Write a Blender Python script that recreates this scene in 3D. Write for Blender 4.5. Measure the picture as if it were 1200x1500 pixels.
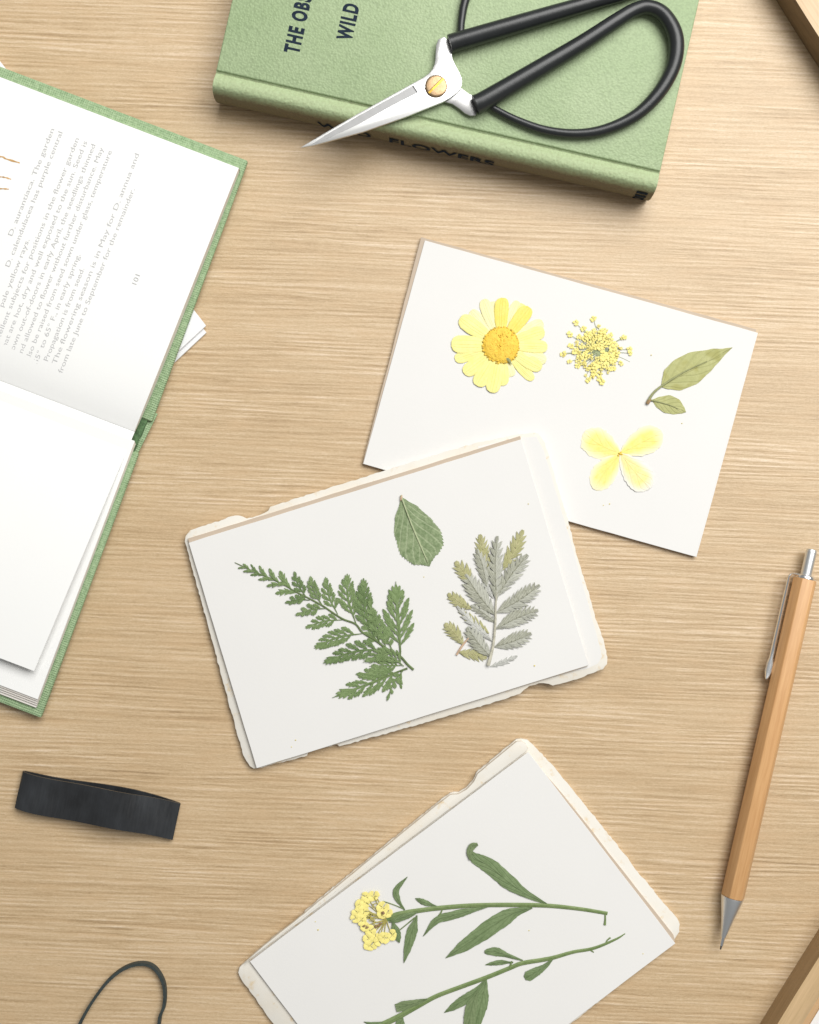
import bpy, bmesh, math, random
from mathutils import Vector

# ------------------------------------------------------------------ scene, camera, light
sc = bpy.context.scene
for o in list(bpy.data.objects):
    bpy.data.objects.remove(o)
S = 0.00025            # metres per photo pixel on the table plane
H = 1750.0             # camera height over the table, in the same pixels
R = math.radians

cam_d = bpy.data.cameras.new('camera')
cam = bpy.data.objects.new('camera', cam_d)
sc.collection.objects.link(cam)
cam.location = (0, 0, H * S)
cam_d.sensor_fit = 'VERTICAL'
cam_d.sensor_height = 36
cam_d.sensor_width = 36
cam_d.lens = 36 * H / 1500.0
cam_d.clip_start = 0.01
cam_d.clip_end = 50
cam_d.dof.use_dof = True
cam_d.dof.focus_distance = (H - 34) * S
cam_d.dof.aperture_fstop = 8.0
sc.camera = cam

w = bpy.data.worlds.new('World')
sc.world = w
w.use_nodes = True
w.node_tree.nodes['Background'].inputs[0].default_value = (1.0, 0.995, 0.98, 1)
w.node_tree.nodes['Background'].inputs[1].default_value = 0.24


def area(name, loc, target, sx, sy, power, col):
    d = bpy.data.lights.new(name, 'AREA')
    d.shape = 'RECTANGLE'
    d.size, d.size_y = sx, sy
    d.energy = power
    d.color = col
    o = bpy.data.objects.new(name, d)
    sc.collection.objects.link(o)
    o.location = loc
    o.rotation_euler = (Vector(target) - Vector(loc)).to_track_quat('-Z', 'Y').to_euler()


area('window_light', (0.50, 0.62, 1.12), (0.05, 0.0, 0), 1.25, 0.85, 27.6, (1.0, 0.99, 0.965))
sc.view_settings.view_transform = 'Standard'
sc.view_settings.look = 'None'
sc.view_settings.exposure = 0.0
sc.view_settings.gamma = 1.0

rnd = random.Random(7)


def P(px, py, z=0.0):
    k = S * (H - z) / H
    return Vector(((px - 600) * k, (750 - py) * k, z * S))


def lerp(a, b, t):
    return a + (b - a) * t


def prof(tab, u):
    if u <= tab[0][0]:
        return tab[0][1]
    for (a, x), (b, y) in zip(tab, tab[1:]):
        if u <= b:
            t = (u - a) / (b - a)
            t = t * t * (3 - 2 * t) * 0.5 + t * 0.5
            return lerp(x, y, t)
    return tab[-1][1]


def smooth_path(pts, n):
    """Catmull-Rom through tuples, n samples"""
    pts = [tuple(p) for p in pts]
    if len(pts) == 2:
        return [tuple(lerp(a, b, i / n) for a, b in zip(*pts)) for i in range(n + 1)]
    ext = [tuple(2 * a - b for a, b in zip(pts[0], pts[1]))] + pts + \
          [tuple(2 * a - b for a, b in zip(pts[-1], pts[-2]))]
    seg = len(pts) - 1
    out = []
    for i in range(n + 1):
        t = i / n * seg
        k = min(int(t), seg - 1)
        f = t - k
        p0, p1, p2, p3 = ext[k:k + 4]
        out.append(tuple(0.5 * (2 * b + (c - a) * f + (2 * a - 5 * b + 4 * c - d) * f * f +
                                (3 * b - a - 3 * c + d) * f ** 3)
                         for a, b, c, d in zip(p0, p1, p2, p3)))
    return out


# ------------------------------------------------------------------ materials
class NT:
    def __init__(self, name):
        self.m = bpy.data.materials.new(name)
        self.m.use_nodes = True
        self.t = self.m.node_tree
        self.b = self.t.nodes['Principled BSDF']

    def n(self, typ, inp=None, **kw):
        nd = self.t.nodes.new('ShaderNode' + typ)
        for k, v in kw.items():
            setattr(nd, k, v)
        for k, v in (inp or {}).items():
            self.set(nd.inputs[k], v)
        return nd

    def set(self, sock, v):
        if isinstance(v, bpy.types.NodeSocket):
            self.t.links.new(v, sock)
        elif isinstance(v, bpy.types.Node):
            self.t.links.new(v.outputs[0], sock)
        else:
            if isinstance(v, (tuple, list)) and len(v) == 3 and sock.type == 'RGBA':
                v = tuple(v) + (1,)
            sock.default_value = v

    def math(self, op, a, b=0.0, c=0.0):
        return self.n('Math', {0: a, 1: b, 2: c}, operation=op)

    def mix(self, f, a, b, blend='MIX'):
        nd = self.n('Mix', data_type='RGBA', blend_type=blend)
        self.set(nd.inputs[0], f)
        self.set(nd.inputs[6], a)
        self.set(nd.inputs[7], b)
        return nd.outputs[2]

    def coord(self, sx=1.0, sy=1.0, sz=None, rot=0.0, kind='Object'):
        """object coordinates in photo pixels, divided by a feature size"""
        tc = self.n('TexCoord')
        mp = self.n('Mapping', {'Vector': tc.outputs[kind]})
        mp.inputs['Rotation'].default_value = (0, 0, rot)
        m2 = self.n('Mapping', {'Vector': mp})
        m2.inputs['Scale'].default_value = (1 / (S * sx), 1 / (S * sy), 1 / (S * (sz or sx)))
        return m2.outputs[0]

    def noise(self, vec, detail=2.0, rough=0.5, dist=0.0):
        return self.n('TexNoise', {'Vector': vec, 'Scale': 1.0, 'Detail': detail, 'Roughness': rough,
                                   'Distortion': dist}).outputs[0]

    def rng(self, v, a, b, c=0.0, d=1.0):
        return self.n('MapRange', {0: v, 1: a, 2: b, 3: c, 4: d}).outputs[0]

    def bump(self, h, strength, dist_px):
        nd = self.n('Bump', {'Height': h, 'Strength': strength, 'Distance': dist_px * S})
        self.set(self.b.inputs['Normal'], nd)
        return nd

    def base(self, col, rough=0.5, metal=0.0, spec=0.5):
        self.set(self.b.inputs['Base Color'], col)
        self.set(self.b.inputs['Roughness'], rough)
        self.b.inputs['Metallic'].default_value = metal
        self.b.inputs['Specular IOR Level'].default_value = spec


M = {}


def simple(key, col, rough=0.5, metal=0.0, spec=0.4, var=0.0, vs=20, bump=0.0, bs=3.0):
    t = NT(key)
    c = col
    if var:
        nz = t.noise(t.coord(vs, vs), 4, 0.6)
        c = t.mix(t.rng(nz, 0.3, 0.7), tuple(x * (1 - var) for x in col), tuple(min(1, x * (1 + var)) for x in col))
    t.base(c, rough, metal, spec)
    if bump:
        t.bump(t.noise(t.coord(bs, bs), 3, 0.6), 1.0, bump)
    M[key] = t.m


def wood_table():
    t = NT('oak_table_wood')
    rot = R(2.3)
    ridge = t.noise(t.coord(120, 4.3, rot=rot), 1, 0.45, 0.08)
    ridge2 = t.noise(t.coord(38, 2.4, rot=rot), 2, 0.55, 0.1)
    long_ = t.noise(t.coord(620, 21, rot=rot), 2, 0.5, 0.2)
    fib = t.noise(t.coord(10, 1.5, rot=rot), 3, 0.75)
    speck = t.noise(t.coord(4.0, 1.9, rot=rot), 3, 0.85)
    broad = t.noise(t.coord(520, 130, rot=rot), 3, 0.55, 0.3)
    amp = t.noise(t.coord(230, 60, rot=rot), 3, 0.5)
    yy = t.n('SeparateXYZ', {0: t.coord(1, 1, rot=rot)}).outputs[1]
    warp = t.noise(t.coord(520, 40, rot=rot), 2, 0.5)
    cord = t.math('SINE', t.math('MULTIPLY', t.math('ADD', t.math('DIVIDE', yy, 7.3), t.math('MULTIPLY', warp, 4.0)), 2 * math.pi))
    cord = t.math('ADD', t.math('MULTIPLY', cord, 0.42), 0.5)
    r = t.math('ADD', t.math('MULTIPLY', t.rng(ridge, 0.3, 0.7), 0.34), t.math('MULTIPLY', t.rng(ridge2, 0.3, 0.7), 0.30))
    r = t.math('ADD', r, t.math('MULTIPLY', cord, 0.36))
    a = t.rng(amp, 0.36, 0.64, 0.35, 1.0)
    r = t.math('ADD', t.math('MULTIPLY', t.math('SUBTRACT', r, 0.5), a), 0.5)
    v = t.math('ADD', t.math('MULTIPLY', r, 0.44), t.math('MULTIPLY', fib, 0.28))
    v = t.math('ADD', v, t.math('MULTIPLY', t.rng(broad, 0.3, 0.7), 0.08))
    v = t.math('ADD', v, t.math('MULTIPLY', t.rng(long_, 0.3, 0.7), 0.07))
    v = t.math('ADD', v, t.math('MULTIPLY', speck, 0.30))
    ramp = t.n('ValToRGB', {0: t.rng(v, 0.33, 0.86)})
    cr = ramp.color_ramp
    cr.elements[0].position = 0.0
    cr.elements[0].color = (0.30, 0.192, 0.10, 1)
    cr.elements[1].position = 1.0
    cr.elements[1].color = (0.79, 0.665, 0.52, 1)
    for p, c in ((0.3, (0.455, 0.318, 0.176)), (0.55, (0.575, 0.426, 0.258)), (0.78, (0.685, 0.535, 0.372))):
        e = cr.elements.new(p)
        e.color = c + (1,)
    pore = t.noise(t.coord(15, 1.6, rot=rot), 2, 0.5)
    pm = t.rng(pore, 0.66, 0.76, 0.0, 0.4)
    col = t.mix(pm, ramp.outputs[0], (0.20, 0.12, 0.06))
    warm = t.noise(t.coord(60, 14, rot=rot), 2, 0.5)
    col = t.mix(t.rng(warm, 0.45, 0.75, 0, 0.35), col, (0.58, 0.40, 0.225))
    t.base(col, 0.45, 0, 0.62)
    hgt = t.math('ADD', t.math('MULTIPLY', r, 1.0), t.math('MULTIPLY', fib, 0.4))
    t.bump(hgt, 0.9, 0.7)
    M['table'] = t.m


def cloth_cover(key, col, faded, cell=3.0, strength=0.8):
    t = NT(key)
    c1 = t.coord(cell, cell, cell)
    vor = t.n('TexVoronoi', {'Vector': c1, 'Scale': 1.0, 'Randomness': 1.0}, feature='SMOOTH_F1')
    nz = t.noise(t.coord(cell * 0.8, cell * 0.8), 2, 0.6)
    big = t.noise(t.coord(120, 120), 3, 0.6)
    h = t.math('ADD', t.math('MULTIPLY', vor.outputs[0], -0.9), t.math('MULTIPLY', nz, 0.8))
    c = t.mix(t.rng(big, 0.35, 0.7), col, faded)
    c = t.mix(t.rng(vor.outputs[0], 0.25, 0.75, 0.0, 0.28), c, tuple(x * 0.45 for x in col))
    t.base(c, 0.55, 0, 0.4)
    t.bump(h, 0.8, strength)
    M[key] = t.m


def weave_cover(key, col, faded):
    t = NT(key)
    v = t.coord(3.4, 3.4, 3.4, rot=R(20.8))
    wv = t.n('TexWave', {'Vector': v, 'Scale': 0.33, 'Distortion': 2.0, 'Detail': 1.0}, bands_direction='X')
    wh = t.n('TexWave', {'Vector': v, 'Scale': 0.33, 'Distortion': 2.0, 'Detail': 1.0}, bands_direction='Y')
    wvz = t.math('MAXIMUM', wv.outputs[1], wh.outputs[1])
    nz = t.noise(t.coord(5, 5), 3, 0.7)
    c = t.mix(t.rng(nz, 0.35, 0.7), col, faded)
    t.base(c, 0.7, 0, 0.25)
    t.bump(t.math('ADD', wvz, t.math('MULTIPLY', nz, 1.2)), 0.8, 1.1)
    M[key] = t.m


def paper(key, col, rough=0.75, var=0.02, stain=None, st=(0.62, 0.74)):
    t = NT(key)
    nz = t.noise(t.coord(160, 160), 4, 0.6)
    c = t.mix(t.rng(nz, 0.3, 0.7), tuple(x * (1 - var) for x in col), col)
    if stain:
        s = t.noise(t.coord(17, 17), 4, 0.65)
        c = t.mix(t.rng(s, st[0], st[1], 0.0, 0.8), c, stain)
        s2 = t.noise(t.coord(70, 70), 3, 0.6)
        c = t.mix(t.rng(s2, 0.45, 0.75, 0.0, 0.5), c, tuple(lerp(a, b, 0.35) for a, b in zip(col, stain)))
    t.base(c, rough, 0, 0.25)
    f = t.noise(t.coord(4, 4), 4, 0.7)
    t.bump(f, 0.5, 0.22)
    M[key] = t.m


def leafmat(key, col, col2, vein, n=9.0, k=7.0, amt=0.35, vs=9, edge=None, rough=0.6, bump=0.7, mid=0.035, blot=None, half=None):
    """leaf lamina: mottle, midrib and side veins laid out on the leaf's own UV"""
    t = NT(key)
    uv = t.n('TexCoord').outputs['UV']
    sp = t.n('SeparateXYZ', {0: uv})
    u, v = sp.outputs[0], sp.outputs[1]
    a = t.math('ABSOLUTE', t.math('SUBTRACT', v, 0.5))
    ph = t.math('SUBTRACT', t.math('MULTIPLY', u, n), t.math('MULTIPLY', a, k))
    sn = t.math('SINE', t.math('MULTIPLY', ph, 2 * math.pi))
    side = t.rng(sn, 0.55, 1.0)
    midr = t.rng(a, 0.0, mid, 1.0, 0.0)
    nz = t.noise(t.coord(vs, vs), 4, 0.65)
    fine = t.noise(t.coord(2.6, 2.6), 2, 0.6)
    c = t.mix(t.rng(nz, 0.32, 0.68), col, col2)
    c = t.mix(t.rng(fine, 0.35, 0.8, 0, 0.25), c, tuple(x * 0.6 for x in col))
    if blot:
        b = t.noise(t.coord(26, 26), 2, 0.5)
        c = t.mix(t.rng(b, 0.5, 0.62, 0, 0.8), c, blot)
    c = t.mix(t.math('MULTIPLY', side, amt * 0.6), c, vein)
    c = t.mix(t.math('MULTIPLY', midr, amt * 1.6), c, vein)
    if half:
        c = t.mix(t.rng(v, 0.47, 0.40, 0, 0.4), c, half)  # paler half: light from one side put into the leaflet colour
    if edge:
        c = t.mix(t.rng(a, 0.22, 0.48, 0, 1.0), c, edge)
        c = t.mix(t.rng(u, 0.70, 0.98, 0, 0.95), c, edge)
    t.base(c, rough, 0, 0.3)
    h = t.math('ADD', t.math('MULTIPLY', side, -0.5), t.math('MULTIPLY', nz, 1.0))
    h = t.math('ADD', h, t.math('MULTIPLY', midr, 0.6))
    t.bump(h, 0.8, bump)
    M[key] = t.m


def barrel_wood():
    t = NT('pencil_wood')
    nz = t.noise(t.coord(4, 120, 4, rot=R(12.8)), 3, 0.6)
    f = t.noise(t.coord(1.4, 25, 1.4, rot=R(12.8)), 2, 0.6)
    c = t.mix(t.rng(nz, 0.3, 0.7), (0.54, 0.29, 0.12), (0.67, 0.395, 0.18))
    c = t.mix(t.rng(f, 0.45, 0.8, 0, 0.35), c, (0.42, 0.20, 0.07))
    t.base(c, 0.42, 0, 0.4)
    t.bump(f, 0.4, 0.3)
    M['pencil_wood'] = t.m


def board_wood(key, ang, c1, c2, sx=150, sy=7):
    t = NT(key)
    nz = t.noise(t.coord(sx, sy, 7, rot=ang), 3, 0.6, 0.3)
    f = t.noise(t.coord(sx * 0.2, 1.6, 1.6, rot=ang), 2, 0.6)
    c = t.mix(t.rng(nz, 0.3, 0.7), c1, c2)
    c = t.mix(t.rng(f, 0.5, 0.85, 0, 0.4), c, tuple(x * 0.6 for x in c1))
    t.base(c, 0.5, 0, 0.4)
    t.bump(f, 0.4, 0.5)
    M[key] = t.m


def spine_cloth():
    t = NT('brown_spine_cloth')
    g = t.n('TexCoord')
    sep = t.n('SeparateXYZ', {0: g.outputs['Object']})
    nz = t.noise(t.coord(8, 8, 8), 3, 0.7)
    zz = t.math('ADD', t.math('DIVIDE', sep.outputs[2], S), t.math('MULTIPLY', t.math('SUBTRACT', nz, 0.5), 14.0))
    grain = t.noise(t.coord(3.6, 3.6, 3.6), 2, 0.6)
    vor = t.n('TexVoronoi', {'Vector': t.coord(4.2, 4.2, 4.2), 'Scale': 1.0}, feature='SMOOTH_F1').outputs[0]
    c = t.mix(t.rng(zz, 49, 62), (0.18, 0.148, 0.088), (0.40, 0.49, 0.28))  # green along the top edge, darker brown below
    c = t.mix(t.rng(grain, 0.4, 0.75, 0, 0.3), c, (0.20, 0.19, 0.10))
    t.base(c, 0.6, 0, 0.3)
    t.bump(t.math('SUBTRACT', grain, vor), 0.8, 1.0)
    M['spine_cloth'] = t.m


wood_table()
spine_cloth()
barrel_wood()
cloth_cover('green_cloth', (0.33, 0.43, 0.235), (0.385, 0.48, 0.28))
weave_cover('green_weave', (0.25, 0.37, 0.20), (0.40, 0.53, 0.32))
simple('dark_green_lining', (0.085, 0.16, 0.07), 0.8, var=0.5, vs=7, bump=1.0, bs=2.5)  # dark green takes in the shade and dirt of the spine gap
simple('ink', (0.018, 0.028, 0.045), 0.9, spec=0.12, var=0.3, vs=4)
simple('print_ink', (0.50, 0.50, 0.50), 0.9, spec=0.1)
simple('illustration_ink', (0.55, 0.33, 0.13), 0.8, var=0.25, vs=8)
paper('page_white', (0.86, 0.86, 0.845), 0.8, 0.015)
paper('page_edge', (0.84, 0.80, 0.745), 0.85, 0.06)
paper('card_white', (0.755, 0.745, 0.725), 0.9, 0.02)
paper('grey_board', (0.56, 0.46, 0.36), 0.85, 0.12)
paper('cream_mount', (0.76, 0.73, 0.665), 0.75, 0.03, stain=(0.66, 0.47, 0.22), st=(0.58, 0.74))
paper('stack_white', (0.78, 0.78, 0.79), 0.7, 0.02)
simple('black_rubber', (0.016, 0.018, 0.019), 0.36, spec=0.5, var=0.15, vs=30, bump=0.12, bs=6)
simple('steel', (0.62, 0.62, 0.61), 0.34, 1.0)
simple('grey_reflection_steel', (0.27, 0.27, 0.27), 0.5, 1.0, var=0.06, vs=14)  # steel darkened, the recess's greyer reflection is in the colour
simple('back_steel', (0.40, 0.40, 0.395), 0.4, 1.0)
simple('chrome', (0.88, 0.89, 0.90), 0.24, 1.0)
simple('satin_steel', (0.82, 0.84, 0.85), 0.4, 1.0)
simple('brass', (0.40, 0.275, 0.16), 0.45, 1.0, var=0.15, vs=9, bump=0.2, bs=4)
simple('brass_bright', (0.50, 0.33, 0.06), 0.4, 1.0)
simple('graphite', (0.05, 0.05, 0.055), 0.4)
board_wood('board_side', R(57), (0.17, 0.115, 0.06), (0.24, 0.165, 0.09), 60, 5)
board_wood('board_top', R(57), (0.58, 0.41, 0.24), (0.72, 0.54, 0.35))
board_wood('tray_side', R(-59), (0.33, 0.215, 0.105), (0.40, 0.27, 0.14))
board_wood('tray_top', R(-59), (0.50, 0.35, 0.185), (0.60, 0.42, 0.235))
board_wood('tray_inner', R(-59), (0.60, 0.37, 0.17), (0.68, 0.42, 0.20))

leafmat('fern_green', (0.165, 0.245, 0.092), (0.24, 0.325, 0.145), (0.11, 0.18, 0.06), 4, 2, 0.3, vs=8)
leafmat('fern_dark', (0.13, 0.20, 0.075), (0.195, 0.275, 0.115), (0.09, 0.15, 0.05), 4, 2, 0.3, vs=8)
leafmat('round_leaf', (0.145, 0.21, 0.092), (0.32, 0.39, 0.22), (0.50, 0.55, 0.36), 5.5, 5.5, 0.5, vs=7, mid=0.03)
leafmat('sprig_leaf', (0.40, 0.41, 0.165), (0.49, 0.49, 0.225), (0.20, 0.19, 0.08), 5, 4, 0.25, vs=22, mid=0.03,
        blot=(0.35, 0.34, 0.11))
leafmat('silver_leaf', (0.35, 0.355, 0.275), (0.47, 0.475, 0.395), (0.19, 0.19, 0.13), 8, 5, 0.5, vs=6, mid=0.05, half=(0.56, 0.565, 0.51))
leafmat('silver_pale', (0.52, 0.525, 0.48), (0.66, 0.66, 0.62), (0.42, 0.42, 0.38), 8, 5, 0.4, vs=6)
leafmat('olive_leaf', (0.40, 0.395, 0.18), (0.49, 0.475, 0.26), (0.50, 0.40, 0.25), 8, 5, 0.3, vs=10)
leafmat('stem_leaf', (0.145, 0.21, 0.09), (0.215, 0.29, 0.14), (0.09, 0.13, 0.05), 5, 4, 0.3, vs=9, mid=0.06)
leafmat('stem_leaf_back', (0.16, 0.22, 0.10), (0.22, 0.28, 0.14), (0.11, 0.16, 0.07), 5, 4, 0.3, vs=9, mid=0.06)
leafmat('stem', (0.15, 0.22, 0.075), (0.235, 0.305, 0.13), (0.11, 0.16, 0.06), 2, 0, 0.25, vs=10)
simple('fern_stem', (0.12, 0.17, 0.06), 0.6, var=0.3, vs=10)
simple('pink_stem', (0.52, 0.36, 0.24), 0.6, var=0.2, vs=6)
simple('grey_stem', (0.47, 0.45, 0.36), 0.7, var=0.25, vs=6, bump=0.4, bs=3)
leafmat('petal_yellow', (0.89, 0.82, 0.27), (0.89, 0.83, 0.36), (0.80, 0.64, 0.12), 0, 3.6, 0.2, vs=18, bump=0.5)
leafmat('petal_deep', (0.84, 0.71, 0.13), (0.87, 0.75, 0.22), (0.78, 0.60, 0.08), 0, 3.6, 0.2, vs=18, bump=0.5)
leafmat('petal_pale', (0.86, 0.82, 0.50), (0.87, 0.82, 0.42), (0.82, 0.72, 0.3), 0, 3.6, 0.2, vs=18, bump=0.5)
leafmat('hydrangea_petal', (0.88, 0.78, 0.20), (0.88, 0.79, 0.30), (0.82, 0.66, 0.18), 3, 4, 0.25, vs=12,
        edge=(0.86, 0.81, 0.56), bump=0.5)
leafmat('hydrangea_pale', (0.87, 0.77, 0.27), (0.86, 0.78, 0.40), (0.80, 0.68, 0.25), 3, 4, 0.22, vs=12,
        edge=(0.80, 0.78, 0.71), bump=0.5)
simple('floret_yellow', (0.86, 0.76, 0.25), 0.6, var=0.12, vs=5)
simple('floret_gold', (0.66, 0.54, 0.13), 0.6, var=0.2, vs=5)
simple('disc_gold', (0.86, 0.57, 0.07), 0.65, var=0.12, vs=5, bump=1.2, bs=3.0)
simple('disc_rim', (0.56, 0.38, 0.06), 0.65, var=0.25, vs=4)
simple('stalk_green', (0.38, 0.43, 0.25), 0.6, var=0.2, vs=6)
simple('sepal_green', (0.26, 0.27, 0.12), 0.6, var=0.2, vs=6)
simple('olive_stamen', (0.42, 0.37, 0.10), 0.6, var=0.3, vs=4)
simple('brown_bud', (0.26, 0.16, 0.09), 0.6, var=0.3, vs=4)
simple('dry_brown', (0.30, 0.19, 0.09), 0.7, var=0.3, vs=4)


def strap_mat():
    t = NT('black_strap')
    nz = t.noise(t.coord(40, 60), 4, 0.6)
    sc_ = t.noise(t.coord(3, 40, rot=R(12)), 3, 0.7)
    c = t.mix(t.rng(nz, 0.35, 0.7), (0.012, 0.013, 0.0145), (0.027, 0.030, 0.034))
    t.base(c, t.rng(sc_, 0.3, 0.7, 0.30, 0.48), 0, 0.6)
    t.bump(t.math('ADD', sc_, nz), 0.5, 0.6)
    M['strap'] = t.m


strap_mat()
simple('elastic', (0.035, 0.045, 0.043), 0.6, var=0.25, vs=6, bump=0.3, bs=2)


# ------------------------------------------------------------------ object helpers
def thing(name, label, cat, px, py, z=0.0, group=None, kind=None):
    o = bpy.data.objects.new(name, None)
    sc.collection.objects.link(o)
    o.location = P(px, py, z)
    o.empty_display_size = 0.005
    o['label'] = label
    o['category'] = cat
    if group:
        o['group'] = group
    return o


def world_loc(o):
    v = Vector((0, 0, 0))
    while o:
        v += o.location
        o = o.parent
    return v


class MB:
    """collects geometry in world coordinates, links it as ONE mesh object"""
    def __init__(self):
        self.v, self.f, self.uv, self.mi = [], [], [], []

    def vert(self, p, uv=(0.5, 0.5)):
        self.v.append(Vector(p))
        self.uv.append(uv)
        return len(self.v) - 1

    def face(self, *idx, mi=0):
        self.f.append(tuple(idx))
        self.mi.append(mi)

    def build(self, name, mat, parent=None, smooth=True, label=None, kind=None, bevel=0.0, seg=2, fix=True):
        off = world_loc(parent) if parent else Vector((0, 0, 0))
        me = bpy.data.meshes.new(name)
        me.from_pydata([tuple(p - off) for p in self.v], [], self.f)
        uvl = me.uv_layers.new(name='UVMap')
        for lp in me.loops:
            uvl.data[lp.index].uv = self.uv[lp.vertex_index]
        mats = mat if isinstance(mat, (list, tuple)) else [mat]
        for m_ in mats:
            me.materials.append(M[m_])
        for p, k in zip(me.polygons, self.mi):
            p.material_index = k
        if fix or bevel:
            bm = bmesh.new()
            bm.from_mesh(me)
            bmesh.ops.recalc_face_normals(bm, faces=bm.faces)
            if bevel:
                ed = [e for e in bm.edges if len(e.link_faces) == 2 and e.calc_face_angle(0) > 0.6]
                bmesh.ops.bevel(bm, geom=ed, offset=bevel * S, segments=seg, affect='EDGES', profile=0.5)
            bm.to_mesh(me)
            bm.free()
        for p in me.polygons:
            p.use_smooth = smooth
        if smooth:
            try:
                me.set_sharp_from_angle(angle=R(40))
            except Exception:
                pass
        o = bpy.data.objects.new(name, me)
        sc.collection.objects.link(o)
        if parent:
            o.parent = parent
        if label:
            o['label'] = label
        if kind:
            o['kind'] = kind
        return o

    # --- shapes
    def prism(self, poly, zb, zt):
        """poly in photo px as seen at the top; zb/zt numbers or functions of px"""
        fb = zb if callable(zb) else (lambda x, y: zb)
        ft = zt if callable(zt) else (lambda x, y: zt)
        top = [P(x, y, ft(x, y)) for x, y in poly]
        a = [self.vert(p) for p in top]
        b = [self.vert((p.x, p.y, fb(*q) * S)) for p, q in zip(top, poly)]
        n = len(poly)
        self.face(*a)
        self.face(*reversed(b))
        for i in range(n):
            j = (i + 1) % n
            self.face(a[i], b[i], b[j], a[j])

    def tube(self, pts, rad, n=10, cap=True, flat=1.0):
        """pts world vectors; rad list of radii in metres"""
        m = len(pts)
        rings = []
        for i, p in enumerate(pts):
            t = (pts[min(i + 1, m - 1)] - pts[max(i - 1, 0)]).normalized()
            up = Vector((0, 0, 1))
            if abs(t.dot(up)) > 0.95:
                up = Vector((0, 1, 0))
            s = t.cross(up).normalized()
            q = s.cross(t).normalized()
            r = rad[i] if isinstance(rad, (list, tuple)) else rad
            rings.append([self.vert(p + s * (math.cos(2 * math.pi * k / n) * r) + q * (math.sin(2 * math.pi * k / n) * r * flat),
                                    (i / max(1, m - 1), abs(k / n - 0.5) * 2)) for k in range(n)])
        for a, b in zip(rings, rings[1:]):
            for k in range(n):
                j = (k + 1) % n
                self.face(a[k], a[j], b[j], b[k])
        if cap:
            self.face(*reversed(rings[0]))
            self.face(*rings[-1])

    def strip_tube(self, pts2, rads, zf, n=8, samples=24, flat=0.6):
        """a stem lying on a card: px path, px radii"""
        sm = smooth_path([tuple(p) + (r,) for p, r in zip(pts2, rads)], samples)
        self.tube([P(x, y, zf(x, y) + max(0.25, r * flat)) for x, y, r in sm], [max(0.2, r) * S for x, y, r in sm], n=n, flat=flat)

    def blade(self, axis, wl, wr, zf, n=26, m=6, lift=1.0, dome=1.2, teeth=0, depth=0.3, wob=0.5, curl=0.0, rag=0.0, seed=0):
        """a leaf or petal on a card: axis in px, half widths wl/wr as (u, px) tables"""
        r_ = random.Random(seed * 131 + int(axis[0][0] * 7 + axis[-1][1] * 3))
        lift, dome, wob = 0.25 + lift * 0.6, dome * 0.5, wob * 0.7      # pressed flat
        us = []
        if teeth:
            for k in range(teeth):
                us += [((k + f) / teeth, f) for f in (0.0, 0.5, 0.94)]
            us.append((1.0, 0.0))
        else:
            us = [(i / n, 1.0) for i in range(n + 1)]
        path = smooth_path(axis, 120)
        L = sum(math.dist(a, b) for a, b in zip(path, path[1:]))
        grid = []
        ph1, ph2 = r_.uniform(0, 6), r_.uniform(0, 6)
        tj = [(r_.uniform(0.7, 1.3), r_.uniform(0.7, 1.3)) for _ in range(teeth + 1)]
        for ci, (u, f) in enumerate(us):
            i = min(int(u * 120), 119)
            fr = u * 120 - i
            x = lerp(path[i][0], path[i + 1][0], fr)
            y = lerp(path[i][1], path[i + 1][1], fr)
            tx, ty = path[min(i + 1, 120)][0] - path[max(i - 1, 0)][0], path[min(i + 1, 120)][1] - path[max(i - 1, 0)][1]
            l = math.hypot(tx, ty) or 1
            tx, ty = tx / l, ty / l
            row = []
            kk = min(int(u * teeth), teeth) if teeth else 0
            for j in range(m + 1):
                v = j / m * 2 - 1
                tab = wl if v < 0 else wr
                w_ = prof(tab, u)
                fwd = 0.0
                if teeth:
                    d = depth * tj[kk][0 if v < 0 else 1]
                    w_ *= 1 - d * (1 - f)
                    fwd = (f - 0.3) * depth * w_ * 1.35 * abs(v) ** 1.5
                w_ *= 1 + (rag * r_.uniform(-1, 1) if abs(v) > 0.9 else 0)
                xx = x + ty * v * w_ + tx * fwd
                yy = y - tx * v * w_ + ty * fwd
                z = zf(xx, yy) + lift + dome * (1 - v * v) * (0.35 + 0.65 * math.sin(math.pi * min(1, max(0, u)))) + \
                    wob * math.sin(u * 9 + ph1 + v * 2.2) * (0.4 + 0.6 * abs(v)) + curl * u * u
                row.append(self.vert(P(xx, yy, max(z, zf(xx, yy) + 0.3)), (u, v * 0.5 + 0.5)))
            grid.append(row)
        for a, b in zip(grid, grid[1:]):
            for j in range(m):
                self.face(a[j], a[j + 1], b[j + 1], b[j])
        # thickness: a thin rim turned down
        ring = [r[0] for r in grid] + grid[-1][1:] + [r[-1] for r in reversed(grid[:-1])] + list(reversed(grid[0][1:-1]))
        low = [self.vert(self.v[i] - Vector((0, 0, 0.45 * S)), self.uv[i]) for i in ring]
        for i in range(len(ring)):
            j = (i + 1) % len(ring)
            self.face(ring[i], ring[j], low[j], low[i])

    def fan(self, pts, c, zf, lift=0.8, peak=0.6, tilt=(0, 0)):
        """star shaped lobe; pts and c in px"""
        lift, peak = 0.25 + lift * 0.6, peak * 0.6
        ci = self.vert(P(c[0], c[1], zf(*c) + lift + peak), (0.5, 0.5))
        n = len(pts)
        ring = []
        for i, (x, y) in enumerate(pts):
            z = zf(x, y) + lift + tilt[0] * (x - c[0]) + tilt[1] * (y - c[1])
            ring.append(self.vert(P(x, y, max(z, zf(x, y) + 0.3)), (i / n, 0.9)))
        low = [self.vert(self.v[i] - Vector((0, 0, 0.4 * S)), (0.5, 0.9)) for i in ring]
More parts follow.
